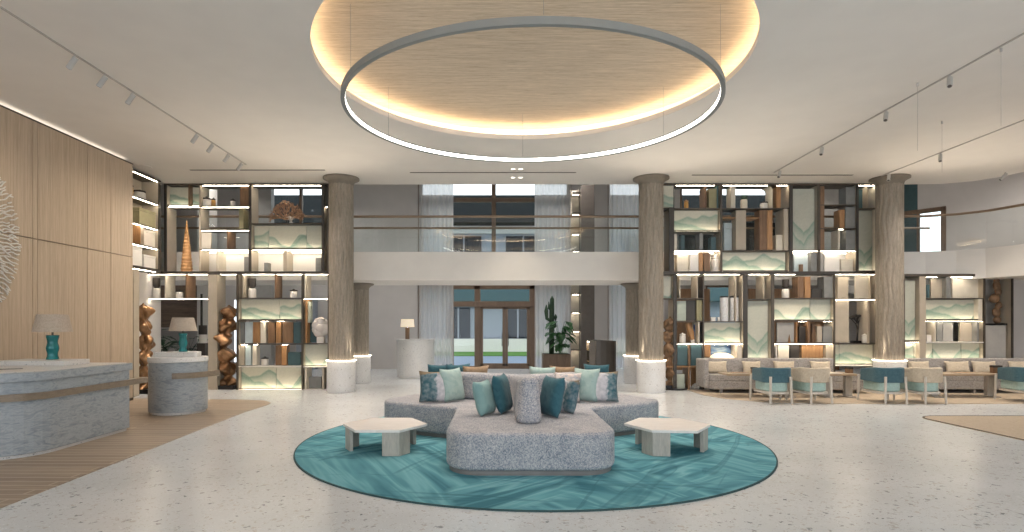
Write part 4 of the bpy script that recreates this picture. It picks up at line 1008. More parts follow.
t = thing('sofa', 'large three-lobed tweed sofa in the middle of the round teal rug', 'sofa', (SC.x,SC.y,ST))
q = MB(); q.prism(star((2.05,2.46,2.05),.935,.36,.20,.03), ST, .062); q.build('plinth', M['sofabase'], t)
q = MB(); q.prism(star((2.05,2.46,2.05),.935,.36,.20), .0625, .47); q.build('seat', M['sofa'], t, bevel=.05, seg=4)
q = MB(); q.prism(star((1.34,1.93,1.34),.155,.13,.10), .465, .87)
for v in q.bm.verts:
    if v.co.z > .8 and v.co.y < SC.y: v.co.z += .13*min(1,(SC.y-v.co.y)/1.6); v.co.x = SC.x+(v.co.x-SC.x)*(1-.30*min(1,(SC.y-v.co.y)/1.4))
q.build('backrest', M['sofa'], t, bevel=.07, seg=4)

def pillow(px, Y, w, h, rz, lean, mat, label, th=.17, dz=0, x=None, group='scatter cushions on the tweed sofa'):
    n = 14; bm = bmesh.new(); fr = {}
    for side in (1,-1):
        for i in range(n+1):
            for j in range(n+1):
                u = -1+2*i/n; v = -1+2*j/n
                edge = (i in (0,n)) or (j in (0,n))
                if side == -1 and edge: fr[(side,i,j)] = fr[(1,i,j)]; continue
                pu = u*(1-.10*(1-abs(v)**2.0)*abs(u)**3); pv = v*(1-(.10 if v > 0 else .015)*(1-abs(u)**2.0)*abs(v)**3)
                d = ((1-u**4)*(1-v**4))**.55
                wr = .008*mnoise.noise((u*3+px, v*3, Y))
                fr[(side,i,j)] = bm.verts.new((pu*w/2, side*(th/2*d+wr*d), (pv+1)*h/2))
    for side in (1,-1):
        for i in range(n):
            for j in range(n):
                f = [fr[(side,i,j)],fr[(side,i+1,j)],fr[(side,i+1,j+1)],fr[(side,i,j+1)]]
                bm.faces.new(f if side == -1 else f[::-1])
    q = MB(); q.bm.free(); q.bm = bm
    o = q.build('cushion', M[mat], None, smooth=True)
    o.location = (sx(px,Y) if x is None else x, Y, .47+dz); o.rotation_euler = (-lean, 0, rz)
    return tag(o, label, 'cushion', group)
R = math.radians
pillow(434, 8.40, .44, .47, R(8), R(16), 'pat0', 'teal and pale lilac ink-wash cushion at the sofa end facing the reception desks', dz=.012)
pillow(455, 8.52, .42, .50, R(48), R(14), 'aqua', 'tall pale aqua cushion beside the ink-wash cushion on the desk side of the sofa', dz=.012)
pillow(438, 9.62, .44, .50, R(24), R(-14), 'teal', 'teal cushion peeking over the ink-wash cushion at the sofa end facing the reception desks', dz=.012)
pillow(455, 9.40, .44, .52, R(30), R(-14), 'teal', 'teal cushion behind the sofa back, peeking out over the tall pale aqua cushion', dz=.012)
pillow(473, 9.26, .46, .50, R(26), R(-14), 'brownfab', 'brown woven cushion behind the sofa back on the desk side', dz=.012)
pillow(488, 7.22, .42, .44, R(66), R(14), 'paleteal', 'light teal satin cushion leaning beside the front backrest arm on the desk side', dz=.012)
pillow(506, 7.42, .44, .50, R(72), R(12), 'teal', 'dark teal velvet cushion between the light teal cushion and the front backrest arm', dz=.012)
pillow(548, 7.12, .46, .50, R(-64), R(12), 'teal', 'dark teal velvet cushion leaning on the armchair side of the front backrest arm', dz=.012)
pillow(563, 7.42, .42, .44, R(-58), R(14), 'pat1', 'ink-wash cushion with a navy side, standing just behind the dark teal cushion', dz=.012)
pillow(566, 8.44, .42, .44, R(-22), R(16), 'pinkfab', 'blush woven cushion against the wing of the sofa back on the armchair side', dz=.012)
pillow(545, 9.06, .46, .50, R(-28), R(-14), 'aqua', 'pale aqua cushion with two raised corners behind the middle of the sofa back', dz=.012)
pillow(565, 9.32, .46, .49, R(-28), R(-14), 'brownfab', 'brown woven cushion behind the sofa back on the armchair side', dz=.012)
pillow(584, 8.50, .42, .50, R(-32), R(14), 'aqua', 'tall pale aqua cushion on the armchair side of the sofa', dz=.012)
pillow(603, 8.44, .46, .46, R(-8), R(16), 'pat1', 'ink-wash cushion with a teal side at the sofa end facing the armchairs', dz=.012)
pillow(598, 9.62, .44, .50, R(-24), R(-14), 'teal', 'teal cushion peeking over the ink-wash cushion on the armchair side', dz=.012)

# hexagonal tables
def hex_table(cx, cy, rot, legs, label):
    t = thing('coffee_table', label, 'table', (cx,cy,ST), 'hexagonal coffee tables')
    Rr = .545; P = [(cx+Rr*math.cos(rot+k*PI/3), cy+Rr*math.sin(rot+k*PI/3)) for k in range(6)]
    q = MB(); q.prism(P, .305, .338); q.build('table_top', M['travertine'], t, bevel=.004)
    for k in legs:
        p = Vector(P[k]); a = Vector(P[k-1]); b = Vector(P[(k+1)%6]); c = Vector((cx,cy))
        p2 = p+(c-p)*.05; da = (a-p).normalized(); db = (b-p).normalized(); th = .045; L = .21
        inn = p2+(c-p).normalized()*(th/math.sin(R(60)))
        na = (c-(a+p)/2).normalized()*th; nb = (c-(b+p)/2).normalized()*th
        q = MB(); q.prism([p2, p2+da*L, p2+da*L+na, inn, p2+db*L+nb, p2+db*L], ST+.0003, .3045); q.build('leg', M['tableleg'], t, bevel=.003, seg=1)
hex_table(-1.46, 7.38, 0.0, (5,3,1), 'hexagonal travertine coffee table on the rug on the side of the reception desks')
hex_table(2.18, 7.36, R(-5), (4,0,2), 'hexagonal travertine coffee table on the rug on the side of the armchairs')

# ================================================================== RECEPTION
def desk_long():
    t = thing('reception_desk', 'long grey stone reception desk with a wooden band and rounded end', 'desk', (-6.4,7.7,.006))
    out = round_poly([(-5.63,8.72),(-7.15,8.72),(-7.15,6.62),(-5.60,6.62)], [.02,.1,.5,.62])
    ins = round_poly([(-5.66,8.70),(-7.12,8.70),(-7.12,6.65),(-5.63,6.65)], [.02,.1,.5,.62])
    q = MB(); q.prism(ins, .0065, .05); q.build('plinth', M['deskt'], t)
    q = MB(); q.prism(out, .0505, .93); q.build('body', M['desk'], t, bevel=.004, seg=1)
    top = round_poly([(-5.60,8.75),(-7.17,8.75),(-7.17,6.58),(-5.57,6.58)], [.02,.1,.5,.62])
    q = MB(); q.prism(top, .9305, 1.035); q.build('worktop', M['desk'], t, bevel=.006)
    q = MB(); q.prism([(p[0],p[1]) for p in ins], 1.0355, 1.043); q.build('top_inlay', M['deskt'], t)
    q = MB(); q.box(-7.0,-6.05,7.95,8.45,1.0435,1.115); q.build('raised_block', M['deskt'], t, bevel=.006)
    q = MB(); q.box(-6.9,-6.12,7.2,7.22,1.0435,1.05, rz=.5); q.build('cable_slot', M['black'], t)
    path = [(-6.95,6.55),(-6.3,6.55),(-5.95,6.62),(-5.68,6.82),(-5.575,7.1),(-5.585,8.6),(-5.62,9.15)]
    path = round_poly(path, [0,.3,.3,.3,.3,0,0], 4)
    o2 = offset(path, .03); i2 = offset(path, -.06)
    q = MB(); q.prism(path+offset(path,.09)[::-1], .70, .785); q.build('wooden_band', M['band'], t)
desk_long()
def desk_round():
    cx, cy, r = -5.93, 10.58, .485
    t = thing('reception_desk', 'round grey stone reception desk carrying the second turquoise lamp', 'desk', (cx,cy,.006))
    q = MB(); q.cyl(cx,cy,.0065,.05,r-.03,n=64); q.build('plinth', M['deskt'], t, smooth='auto')
    q = MB(); q.cyl(cx,cy,.0505,.94,r,n=64); q.build('body', M['desk'], t, smooth='auto')
    q = MB(); q.lathe([(r,.9405),(r+.012,.95),(r+.012,1.02),(r+.004,1.03),(.01,1.03)], cx, cy, 64); q.build('worktop', M['deskt'], t, smooth='auto')
    q = MB(); q.prism(round_poly([(cx-.42,cy-.14),(cx+.42,cy-.14),(cx+.28,cy+.33),(cx-.28,cy+.33)],[.05,.05,.2,.2]), 1.0305, 1.12); q.build('raised_block', M['deskt'], t, bevel=.006)
    q = MB(); pth = [(cx+(r+.045)*math.cos(R(a)), cy+(r+.045)*math.sin(R(a))) for a in range(-72,-8,8)]+[(cx+.575,cy+.12),(cx+.60,cy+.34)]
    q.prism(pth+offset(pth,.045)[::-1], .66, .76); q.build('wooden_band', M['band'], t)
desk_round()
def table_lamp(x, y, z, s, label, base='tealglaze', shade='lampshade', wavy=True, group='turquoise table lamps', lit=False):
    t = thing('table_lamp', label, 'lamp', (x,y,z), group)
    q = MB()
    if wavy: q.lathe([(s*(.078+.009*math.cos(k*.70+.4)), z+s*.40*k/18) for k in range(19)], x, y, 36, lambda r,a,zz: r*(1+.045*math.cos(8*a)))
    else: q.box(x-.04*s,x+.04*s,y-.04*s,y+.04*s,z,z+.40*s)
    q.build('base', M[base], t, smooth=True if wavy else False)
    q = MB(); q.cyl(x,y,z+s*.401,z+s*.47,s*.015,n=10); q.build('stem', M['bronze'], t)
    q = MB(); q.lathe([(s*.275,z+s*.45),(s*.212,z+s*.74),(s*.208,z+s*.74),(s*.271,z+s*.45),(s*.275,z+s*.45)], x, y, 40, caps=False)
    q.build('lamp_shade', M[shade], t, smooth='auto')
    q = MB(); q.sphere((x,y,z+s*.56), s*.05, 2); q.build('bulb', M['lamp_on'], t, smooth=True)
table_lamp(-6.47, 8.28, 1.1155, .88, 'turquoise ribbed table lamp with a linen shade on the long reception desk')
table_lamp(-5.90, 10.68, 1.1205, .86, 'turquoise ribbed table lamp with a linen shade on the round reception desk')
# coral relief on the oak wall
t = thing('coral_relief', 'large round white branching coral relief mounted on the oak wall', 'artwork', (WX,7.76,2.98))
q = MB(); r2 = random.Random(21); RAD = 1.64; cy0, cz0 = 7.76, 2.98
def cor(rr, aa): 
    w = .006*math.sin(rr*31+aa*37)
    return (WX+.022, cy0+rr*math.cos(aa+w), cz0+rr*math.sin(aa+w))
fr = [(.08, 2*PI*k/9) for k in range(9)]
step = .075; guard = 0
while fr:
    nx = []
    for (rr, aa) in fr:
        if rr > RAD*(.95+.04*r2.random())-step: continue
        sp = .043/rr
        kids = [aa+r2.uniform(-.35,.35)*sp] if r2.random() > .062*2+.045/max(rr,.2) else [aa-sp*.55, aa+sp*.55]
        for b in kids:
            re = rr+step*r2.uniform(.8,1.15)
            q.tube([cor(rr,aa), cor((rr+re)/2,(aa+b)/2+r2.uniform(-.12,.12)*sp), cor(re,b)], [.0125,.0125,.011], 4)
            nx.append((re,b))
    nx.sort(key=lambda p: p[1]); keep = []
    for p in nx:
        if keep and abs(p[1]-keep[-1][1])*p[0] < .030: 
            continue
        keep.append(p)
    # new shoots in open gaps
    if keep:
        extra = []
        for a, b in zip(keep, keep[1:]+[(keep[0][0], keep[0][1]+2*PI)]):
            if (b[1]-a[1])*a[0] > .088: extra.append(((a[0]+b[0])/2, (a[1]+b[1])/2))
        keep += extra
    fr = keep; guard += 1
    if guard > 60: break
q.build('branching_relief', M['white'], t, smooth=False)

# ================================================================== LOUNGE
tz = .011
tan = round_poly([(4.72,14.28),(4.75,13.2),(4.98,12.5),(5.6,11.95),(6.9,11.70),(17.0,11.70),(17.0,14.28)], [0,.4,.5,.8,.8,0,0])
q = MB(); q.prism(tan, .0005, tz); tag(q.build('carpet', M['tan']), 'tan carpet with a curved edge under the armchairs and banquettes', 'carpet')
rug2 = round_poly([(7.33,5.0),(14.5,5.0),(14.5,10.1),(7.33,10.1)], [.1,.1,.1,.38])
q = MB(); q.prism(rug2, .0005, .011); o = q.build('rug', M['tan']); tag(o, 'tan rug with a dark bound edge lying alone on the terrazzo', 'rug')
q = MB(); q.prism(rug2+[rug2[0]]+[offset(rug2+[rug2[0]],.03)[-1]]+offset(rug2+[rug2[0]],.03)[::-1][1:], .0112, .014); q.build('bound_edge', M['tanedge'], o)

def banquette(x0, x1, bx0, bx1, label, end=True):
    t = thing('banquette', label, 'banquette', ((x0+x1)/2,13.8,tz))
    f, b = 13.36, 14.24
    q = MB(); n = 5
    for k in range(n):
        x = x0+.25+(x1-x0-.5)*k/(n-1)
        for y in (f+.14, b-.12): q.box(x-.03,x+.03,y-.03,y+.03,tz+.0003,.10)
    q.build('feet', M['sofabase'], t)
    sp = round_poly([(x0,f+.14),(x1,f),(x1,b-.16),(x0,b-.16)], [.25,.05,.02,.1])
    q = MB(); q.prism(sp, .10, .29); q.build('base', M['banquette'], t, bevel=.02, seg=3)
    q = MB(); q.prism(sp, .2905, .44); q.build('seat_cushion', M['banquette'], t, bevel=.04, seg=4)
    q = MB()
    bp = round_poly([(bx0-.12,b),(bx0-.12,13.62),(bx0-.0,13.62),(bx0+.02,b-.155),(bx1,b-.155),(bx1,b)], [.06,.05,.05,.2,.03,.03]) if end else [(bx0,b),(bx0,b-.155),(bx1,b-.155),(bx1,b)]
    q.prism(bp, .12, .80); q.build('backrest', M['banquette'], t, bevel=.03, seg=3)
    return t
banquette(5.03, 8.75, 5.05, 8.30, 'long grey banquette with a curved end behind the first two armchairs')
banquette(9.86, 15.0, 9.86, 15.0, 'grey banquette beyond the column, under the mezzanine shelving', end=False)
def bolster(a, b, label):
    Y = 13.94; x0, x1 = sx(a,Y), sx(b,Y); w = x1-x0
    o = pillow(500, Y, w, .30, 0, R(14), 'beigefab', label, .14, x=(x0+x1)/2, group='beige bolsters on the banquettes'); o.location.z = .448; return o
bolster(706, 728, 'beige bolster at the curved end of the long banquette')
bolster(743, 762, 'beige bolster over the back of the teal armchair closest to the curved banquette end')
bolster(774, 796, 'beige bolster between the first teal and the first beige armchair')
bolster(811, 832, 'beige bolster behind the first beige armchair, last on the long banquette')
bolster(909, 931, 'beige bolster behind the second beige armchair')
bolster(946, 971, 'beige bolster beyond the column, between the second beige armchair and another bolster')
bolster(973, 998, 'beige bolster beyond the column, behind the brown wooden box')
bolster(1010, 1034, 'beige bolster behind the teal armchair at the frame edge')

def low_table(a, b, Yf, label, feet):
    Yb = Yf+.62; x0, x1 = sx(a,Yf), sx(b,Yf); zt_ = .545
    t = thing('low_table', label, 'table', ((x0+x1)/2,(Yf+Yb)/2,tz), 'low tables at the banquettes')
    q = MB(); q.prism(round_poly([(x0,Yf),(x1,Yf),(x1,Yb),(x0,Yb)],[.08]*4,5), zt_-.04, zt_); q.build('table_top', M['tablewood'], t, bevel=.005)
    for x in [sx(p_, Yf+.3) for p_ in feet]:
        q = MB(); q.box(x-.08,x+.08,(Yf+Yb)/2-.05,(Yf+Yb)/2+.05,tz+.02,zt_-.0405); q.build('leg', M['tableleg'], t, bevel=.006)
        q = MB(); q.box(x-.11,x+.11,Yf+.12,Yb-.12,tz+.0003,tz+.0195); q.build('foot', M['tableleg'], t)
    return zt_+.0005
z1 = low_table(728, 803, 12.5, 'low wooden table behind the first teal and first beige armchairs', (771,787))
low_table(810, 859, 12.5, 'low wooden table between the first beige and the second teal armchair', (826,848))
low_table(928, 1006, 12.5, 'low wooden table in front of the banquette beyond the column', (934,989.5))
def tbox(px, w, h, label, Y=12.8):
    x = sx(px,Y); t = thing('menu_box', label, 'box', (x,Y,z1), 'small boxes on the low tables')
    q = MB(); q.box(x-w/2,x+w/2,Y-.05,Y+.05,z1,z1+h*.72); q.build('body', M['brownboard'], t, bevel=.004)
    q = MB(); q.box(x-w/2-.004,x+w/2+.004,Y-.054,Y+.054,z1+h*.725,z1+h); q.build('lid', M['blackwood'], t, bevel=.004)
tbox(754, .11, .13, 'small dark box on the low table peeking over the first teal armchair')
tbox(795, .11, .12, 'small dark box on the low table beside the first beige armchair')
tbox(849, .13, .13, 'small brown box on the low table before the tall wood column')
tbox(996, .20, .17, 'brown wooden box on the low table beyond the column')
def magazine(px, w, rz, mat, label):
    x, Y = sx(px,12.7), 12.7; t = thing('magazine', label, 'magazine', (x,Y,z1))
    q = MB(); q.box(x-w/2,x+w/2,Y-.11,Y+.11,z1,z1+.012,rz); q.build('pages', M['ceram'], t)
    q = MB(); q.box(x-w/2-.003,x+w/2+.003,Y-.113,Y+.113,z1+.0123,z1+.016,rz); q.build('cover', M[mat], t)
magazine(738, .34, .15, 'brownboard', 'brown covered magazine on the low table before the curved banquette end')
magazine(832, .34, -.1, 'lightboard', 'pale magazine on the low table before the tall wood column')
magazine(964, .36, .1, 'orangeboard', 'copper covered magazine on the low table beyond the column')

def armchair_proto(back, label):
    t = thing('armchair', label, 'armchair', (0,0,tz), 'lounge armchairs facing the banquettes')
    W, Dp = .30, .36
    def upath(w, d, k=1.0): return round_poly([(-w,.30),(-w*1.0,-d),(w*1.0,-d),(w,.30)], [0,.22,.22,0], 8)
    p = upath(W, .36)
    q = MB(); nn = offset(p, .065); nl = len(p)
    zb = lambda y: .43+.03*max(0,y); zt = lambda y: .735-.05*max(0,(y+.1)/.4)
    rows = [[q.bm.verts.new((a[0],a[1],f(a[1])-tz*0)) for a in pp] for pp, f in ((p,zb),(p,zt),(nn,zt),(nn,zb))]
    for A, B in zip(rows, rows[1:]+rows[:1]):
        for i in range(nl-1): q.bm.faces.new((A[i],A[i+1],B[i+1],B[i]))
    q.bm.faces.new([r[0] for r in rows]); q.bm.faces.new([r[-1] for r in rows][::-1])
    q.build('backrest', M[back], t, local=True, bevel=.022, seg=3)
    sp = round_poly([(-.225,.345),(-.225,-.285),(.225,-.285),(.225,.345)], [.06,.14,.14,.06], 6)
    q = MB(); q.prism(sp, .2455, .445); q.build('seat_cushion', M['turq'], t, local=True, bevel=.03, seg=3)
    sp2 = round_poly([(-.255,.36),(-.255,-.315),(.255,-.315),(.255,.36)], [.06,.16,.16,.06], 6)
    q = MB(); q.prism(sp2, .195, .245); q.build('seat_rail', M['chairwood'], t, local=True, bevel=.01)
    for sx_, y0, y1 in ((-1,-.37,-.33),(1,-.37,-.33),(-1,.32,.29),(1,.32,.29)):
        xb, xt = (.215, .20) if y0 < 0 else (.318, .318)
        if y0 < 0: pts = [(sx_*xb,y0-.035,.0005),(sx_*xt,-.385,.56)]
        else: pts = [(sx_*xb,y0+.02,.0005),(sx_*xt,y1,.55)]
        q = MB(); q.tube(pts, [.021,.026], 8); q.build('leg', M['chairwood'], t, local=True, smooth='auto')
    return t
a0 = armchair_proto('chairteal', 'teal backed armchair with a turquoise seat by the curved end of the long banquette')
b0 = armchair_proto('beigefab', 'beige backed armchair with a turquoise seat beside the first teal armchair, before the long banquette')
a0.location = (5.74,11.93,tz); a0.rotation_euler.z = R(-2); b0.location = (6.53,11.93,tz); b0.rotation_euler.z = R(2)
copy_tree(a0, (8.06,11.93,tz), R(-1), 'teal backed armchair with a turquoise seat in front of the tall wood column')
copy_tree(b0, (8.84,11.93,tz), R(2), 'beige backed armchair with a turquoise seat just past the tall wood column')
copy_tree(a0, (11.1,12.05,tz), R(-8), 'teal backed armchair beside the low table with the brown wooden box')

# ================================================================== BACK HALL
t = thing('drum_counter', 'pale marble drum counter with a small lamp near the sheer curtain', 'counter', (-2.58,17.9,0))
q = MB(); q.cyl(-2.58,17.9,.001,.06,.55,n=48); q.build('plinth', M['deskt'], t, smooth='auto')
q = MB(); q.cyl(-2.58,17.9,.0605,1.12,.58,n=48); q.build('body', M['deskt'], t, smooth='auto')
q = MB(); q.cyl(-2.58,17.9,1.1205,1.19,.60,n=48); q.build('top', M['deskt'], t, smooth='auto')
lx, lz = sx(407.5,17.85), 1.1905
t = thing('table_lamp', 'small lit lamp with a pale drum shade on the marble drum counter', 'lamp', (lx,17.85,lz))
q = MB(); q.box(lx-.06,lx+.06,17.79,17.91,lz,lz+.36); q.build('base', M['brownboard'], t, bevel=.005)
q = MB(); q.lathe([(.215,lz+.38),(.195,lz+.62),(.19,lz+.62),(.21,lz+.38),(.215,lz+.38)], lx, 17.85, 32, caps=False); q.build('lamp_shade', M['litshade'], t, smooth='auto')
q = MB(); q.cyl(lx,17.85,lz+.3605,lz+.5,.012,n=8); q.sphere((lx,17.85,lz+.5),.04,2); q.build('bulb', M['lamp_on'], t)
# sheer curtains
def curtain(x0, x1, z0, z1, label, amp=.035):
    Y = BY-.12; n = int((x1-x0)/.018); q = MB(); A = []; B = []
    for i in range(n+1):
        x = x0+(x1-x0)*i/n; ph = (x-x0)*2*PI/.16
        y = Y+amp*math.sin(ph+.6*math.sin(ph*.31))
        A.append(q.bm.verts.new((x,y,z0))); B.append(q.bm.verts.new((x,y+.004,z1)))
    for i in range(n): q.bm.faces.new((A[i],A[i+1],B[i+1],B[i]))
    tag(q.build('sheer_curtain', M['sheer'], smooth=True), label, 'curtain', 'sheer curtains along the tall glazing')
curtain(-2.95, -1.66, .02, 7.05, 'tall sheer curtain beside the glass doors, behind the marble drum counter')
curtain(1.36, 2.72, .02, 7.05, 'tall sheer curtain behind the potted cactus and monstera')
curtain(4.1, 6.2, .02, 7.05, 'tall sheer curtain beside the short column, behind the host cabinet')
# dark tower with lit shelves
t = thing('display_tower', 'tall dark slab tower with a lit shelf niche rising through the bridge level', 'cabinet', (3.0,19.9,0))
q = MB(); q.box(2.86,3.32,19.6,20.2,.001,6.45); q.build('body', plain('dark_oak_slab', (.13,.11,.095), .5), t, bevel=.006)
for z in (.05,.75,1.4,2.05,2.7,3.6,4.2,4.8,5.5,6.2):
    q = MB(); q.box(2.58,2.8595,19.7,20.2,z,z+.03); sh = q.build('shelf', M['bronze'], t)
    q = MB(); q.box(2.62,2.83,19.98,20.0,z-.006,z-.0005); q.build('light_strip', M['led'], sh)
q = MB(); q.box(2.58,2.8595,20.15,20.2,.08,6.4); q.build('back_panel', M['lightboard'], t)
# host cabinet
hx0, hx1, hy = sx(590,14.75), sx(619,14.75), 15.1
t = thing('host_cabinet', 'dark curved host cabinet with a gold lit niche beside the short column', 'cabinet', ((hx0+hx1)/2,hy,0))
out = [(hx1-.62+.62*math.cos(R(a)), hy+.02+.30*math.sin(R(a))) for a in range(-75,80,15)]
bp = [(hx0+.17,hy-.27)]+out+[(hx0+.17,hy+.31)]
q = MB(); q.prism(bp, .001, 1.24)
for v in q.bm.verts:
    if v.co.z > 1: v.co.z -= .06*max(0,(v.co.x-hx0-.2))
q.build('body', M['dark'], t, bevel=.008)
q = MB(); q.box(hx0,hx0+.165,hy-.24,hy-.21,.001,1.22); q.box(hx0,hx0+.165,hy+.25,hy+.28,.001,1.22); q.box(hx0,hx0+.165,hy-.21,hy+.25,1.19,1.22); q.build('niche_frame', M['bronze'], t)
for z in (.35,.65,.95):
    q = MB(); q.box(hx0+.01,hx0+.165,hy-.2095,hy+.2495,z,z+.02); q.build('niche_shelf', M['gold'], t)
q = MB(); q.box(hx0+.03,hx0+.15,hy-.2,hy+.24,1.175,1.1895); q.build('light_strip', M['led'], t)
# planter with cactus and monstera
pxc, pyc = sx(556,19.2), 19.2
t = thing('potted_plant', 'brown box planter with a tall cactus and glossy monstera before the sheer curtain', 'plant', (pxc,pyc,0))
q = MB(); q.box(pxc-.46,pxc+.46,pyc-.3,pyc+.3,.001,.66); q.build('planter', M['doorframe'], t, bevel=.01)
q = MB(); q.box(pxc-.43,pxc+.43,pyc-.27,pyc+.27,.655,.67); q.build('soil', M['soil'], t)
q = MB(); cx = sx(551.5,19.2)
def cact(pts, r):
    pts = [Vector(p) for p in pts]; q.tube(pts, r, 10)
cact([(cx,pyc,.66),(cx,pyc,1.4),(cx+.01,pyc,2.2),(cx+.02,pyc,2.5),(cx+.02,pyc,2.62)], [.085,.09,.085,.07,.01])
cact([(cx,pyc,1.75),(cx-.16,pyc-.04,1.85),(cx-.18,pyc-.04,2.1),(cx-.18,pyc-.04,2.32)], [.05,.06,.07,.01])
cact([(cx,pyc,1.5),(cx+.13,pyc+.03,1.6),(cx+.14,pyc+.03,1.9),(cx+.14,pyc+.03,2.0)], [.05,.06,.06,.01])
cact([(cx+.02,pyc-.02,2.1),(cx-.09,pyc-.05,2.2),(cx-.10,pyc-.05,2.42)], [.04,.05,.01])
q.build('cactus_stem', M['cactus'], t, smooth=True)
def big_leaf(q, base, tip, w, droop=.1):
    base, tip = Vector(base), Vector(tip); d = tip-base; L = d.length; d.normalize()
    side = d.cross(Vector((0,0,1))); side = side.normalized() if side.length > .1 else Vector((1,0,0)); up = side.cross(d)
    prof = [(0,.0),(.06,.55),(.2,.95),(.38,1.0),(.58,.82),(.78,.5),(.92,.2),(1,.0)]
    mid = [q.bm.verts.new(base+d*L*u-Vector((0,0,droop*u*u))-up*.0) for u, _ in prof]
    for s in (-1,1):
        out = [q.bm.verts.new(base+d*L*(u+(.03 if i%2 else -.04))+side*s*w*k*(1 if i%2 else .78)+up*w*.25*k-Vector((0,0,droop*u*u))) for i, (u,k) in enumerate(prof)]
        for i in range(len(prof)-1):
            q.bm.faces.new((mid[i],mid[i+1],out[i+1],out[i]) if s > 0 else (mid[i+1],mid[i],out[i],out[i+1]))
r2 = random.Random(17); q = MB(); stems = MB()
mx = sx(560,19.2)
for k in range(34):
    a = r2.uniform(0,2*PI); rr = r2.uniform(.08,.46); z = r2.uniform(.95,1.75)
    b = (mx+rr*.75*math.cos(a), pyc-.1+rr*.5*math.sin(a), z)
    stems.tube([(mx,pyc,.66),(mx+rr*.3*math.cos(a),pyc-.05+rr*.2*math.sin(a),z*.72),b],[.012,.009,.006],5)
    l = r2.uniform(.24,.4); tip = (b[0]+l*math.cos(a)*.8, b[1]+l*math.sin(a)*.6-.12, b[2]-r2.uniform(.02,.25)); big_leaf(q, b, tip, r2.uniform(.11,.17), .06)
stems.build('leaf_stems', M['leaf'], t); q.build('monstera_leaves', M['leaf'], t)

# things seen through the wall-side shelving
m = MB(); m.box(-13.9,-10.4,19.9,20.0,1.55,3.3); struct(m.build('wall_panel', M['plankwall']), 'weathered plank panel behind the shelving')
m = MB(); m.box(-10.35,-9.9,19.6,20.1,0,7.4); struct(m.build('trim_2', M['white']), 'pale pier behind the shelving')
m = MB(); m.box(-9.0,-8.2,20.6,20.9,0,7.4); struct(m.build('trim_3', M['greypanel']))
m = MB(); m.box(-7.4,-6.7,20.9,21.2,.0,2.6); struct(m.build('window_8', M['render']))
def floor_plant(x, y, h, w, label, seed, n=46, mat='leafdark'):
    r = random.Random(seed); t = thing('potted_plant', label, 'plant', (x,y,0))
    q = MB(); q.lathe([(.20,.001),(.26,.03),(.29,.42),(.27,.45),(.24,.43),(.24,.40),(.02,.40)], x, y, 24); q.build('pot', M['blackwood'], t, smooth='auto')
    q = MB(); s = MB()
    for k in range(n):
        a = r.uniform(0,2*PI); u = r.random()**.6; rr = w*u; z = .6+(h-.7)*r.random()*(1-.35*u)
        b = (x+rr*.7*math.cos(a), y+rr*.7*math.sin(a), z)
        s.tube([(x+r.uniform(-.05,.05),y,.40),(x+rr*.25*math.cos(a),y+rr*.25*math.sin(a),z*.75),b],[.01,.008,.004],5)
        l = r.uniform(.25,.45); big_leaf(q, b, (b[0]+l*math.cos(a),b[1]+l*math.sin(a),b[2]+r.uniform(-.15,.15)), r.uniform(.07,.12), .1)
    s.build('stems', M['leafdark'], t); q.build('leaves', M[mat], t)
floor_plant(sx(158,16.2), 16.2, 1.75, .55, 'dark leafy potted plant behind the shelving in the corner by the oak wall', 3)
floor_plant(sx(188,17.2), 17.2, 1.5, .6, 'second dark leafy plant behind the shelving, beside the tall candle stand', 8, 36)
x, y = sx(203,16.0), 16.0
t = thing('floor_candle', 'tall white and black candle stand behind the shelving next to the round desk', 'candle stand', (x,y,0))
q = MB(); q.box(x-.12,x+.12,y-.12,y+.12,.001,1.12); q.build('stand', M['dark'], t, bevel=.008)
q = MB(); q.cyl(x,y,1.1205,1.36,.10,n=20); q.build('candle', M['ceram'], t, smooth='auto')
q = MB(); q.cyl(x,y,1.3605,1.62,.11,n=20); q.cyl(x-.04,y,1.62,2.5,.03,n=12); q.build('cap', M['blackwood'], t, smooth='auto')
m = MB(); m.box(sx(235,19.8),sx(238.5,19.8),19.75,19.8,.35,2.5); o = m.build('light_column', emit('cool_light', (.85,.93,1.0), 2.2)); tag(o, 'narrow bright light column behind the bronze sculpture by the round desk', 'lamp'); 
m = MB(); m.box(sx(233,19.8),sx(241,19.8),19.7,19.9,.001,.3495); bb = m.build('base', M['dark'], o)
# dark back rooms seen through the banquette shelving
m = MB(); m.box(6.4,12.4,20.7,21.0,0,1.4); m.box(6.4,7.7,20.7,21.0,1.4,2.95); m.box(9.1,12.4,20.7,21.0,1.4,2.95); struct(m.build('wall_lounge', M['brownboard']), 'dark timber wall behind the banquette shelving')
m = MB(); m.box(6.75,10.3,21.0,21.25,3.4,5.4); struct(m.build('trim_4', M['soffit']))
m = MB(); m.box(10.2,12.5,20.6,21.0,3.36,7.3); struct(m.build('trim_5', M['greypanel']))
for k, (px, z0, hh, mt) in enumerate(((700,3.352,1.9,'shelf'),(748,3.352,2.3,'brownboard'),(832,3.352,2.2,'greypanel'))):
    pass

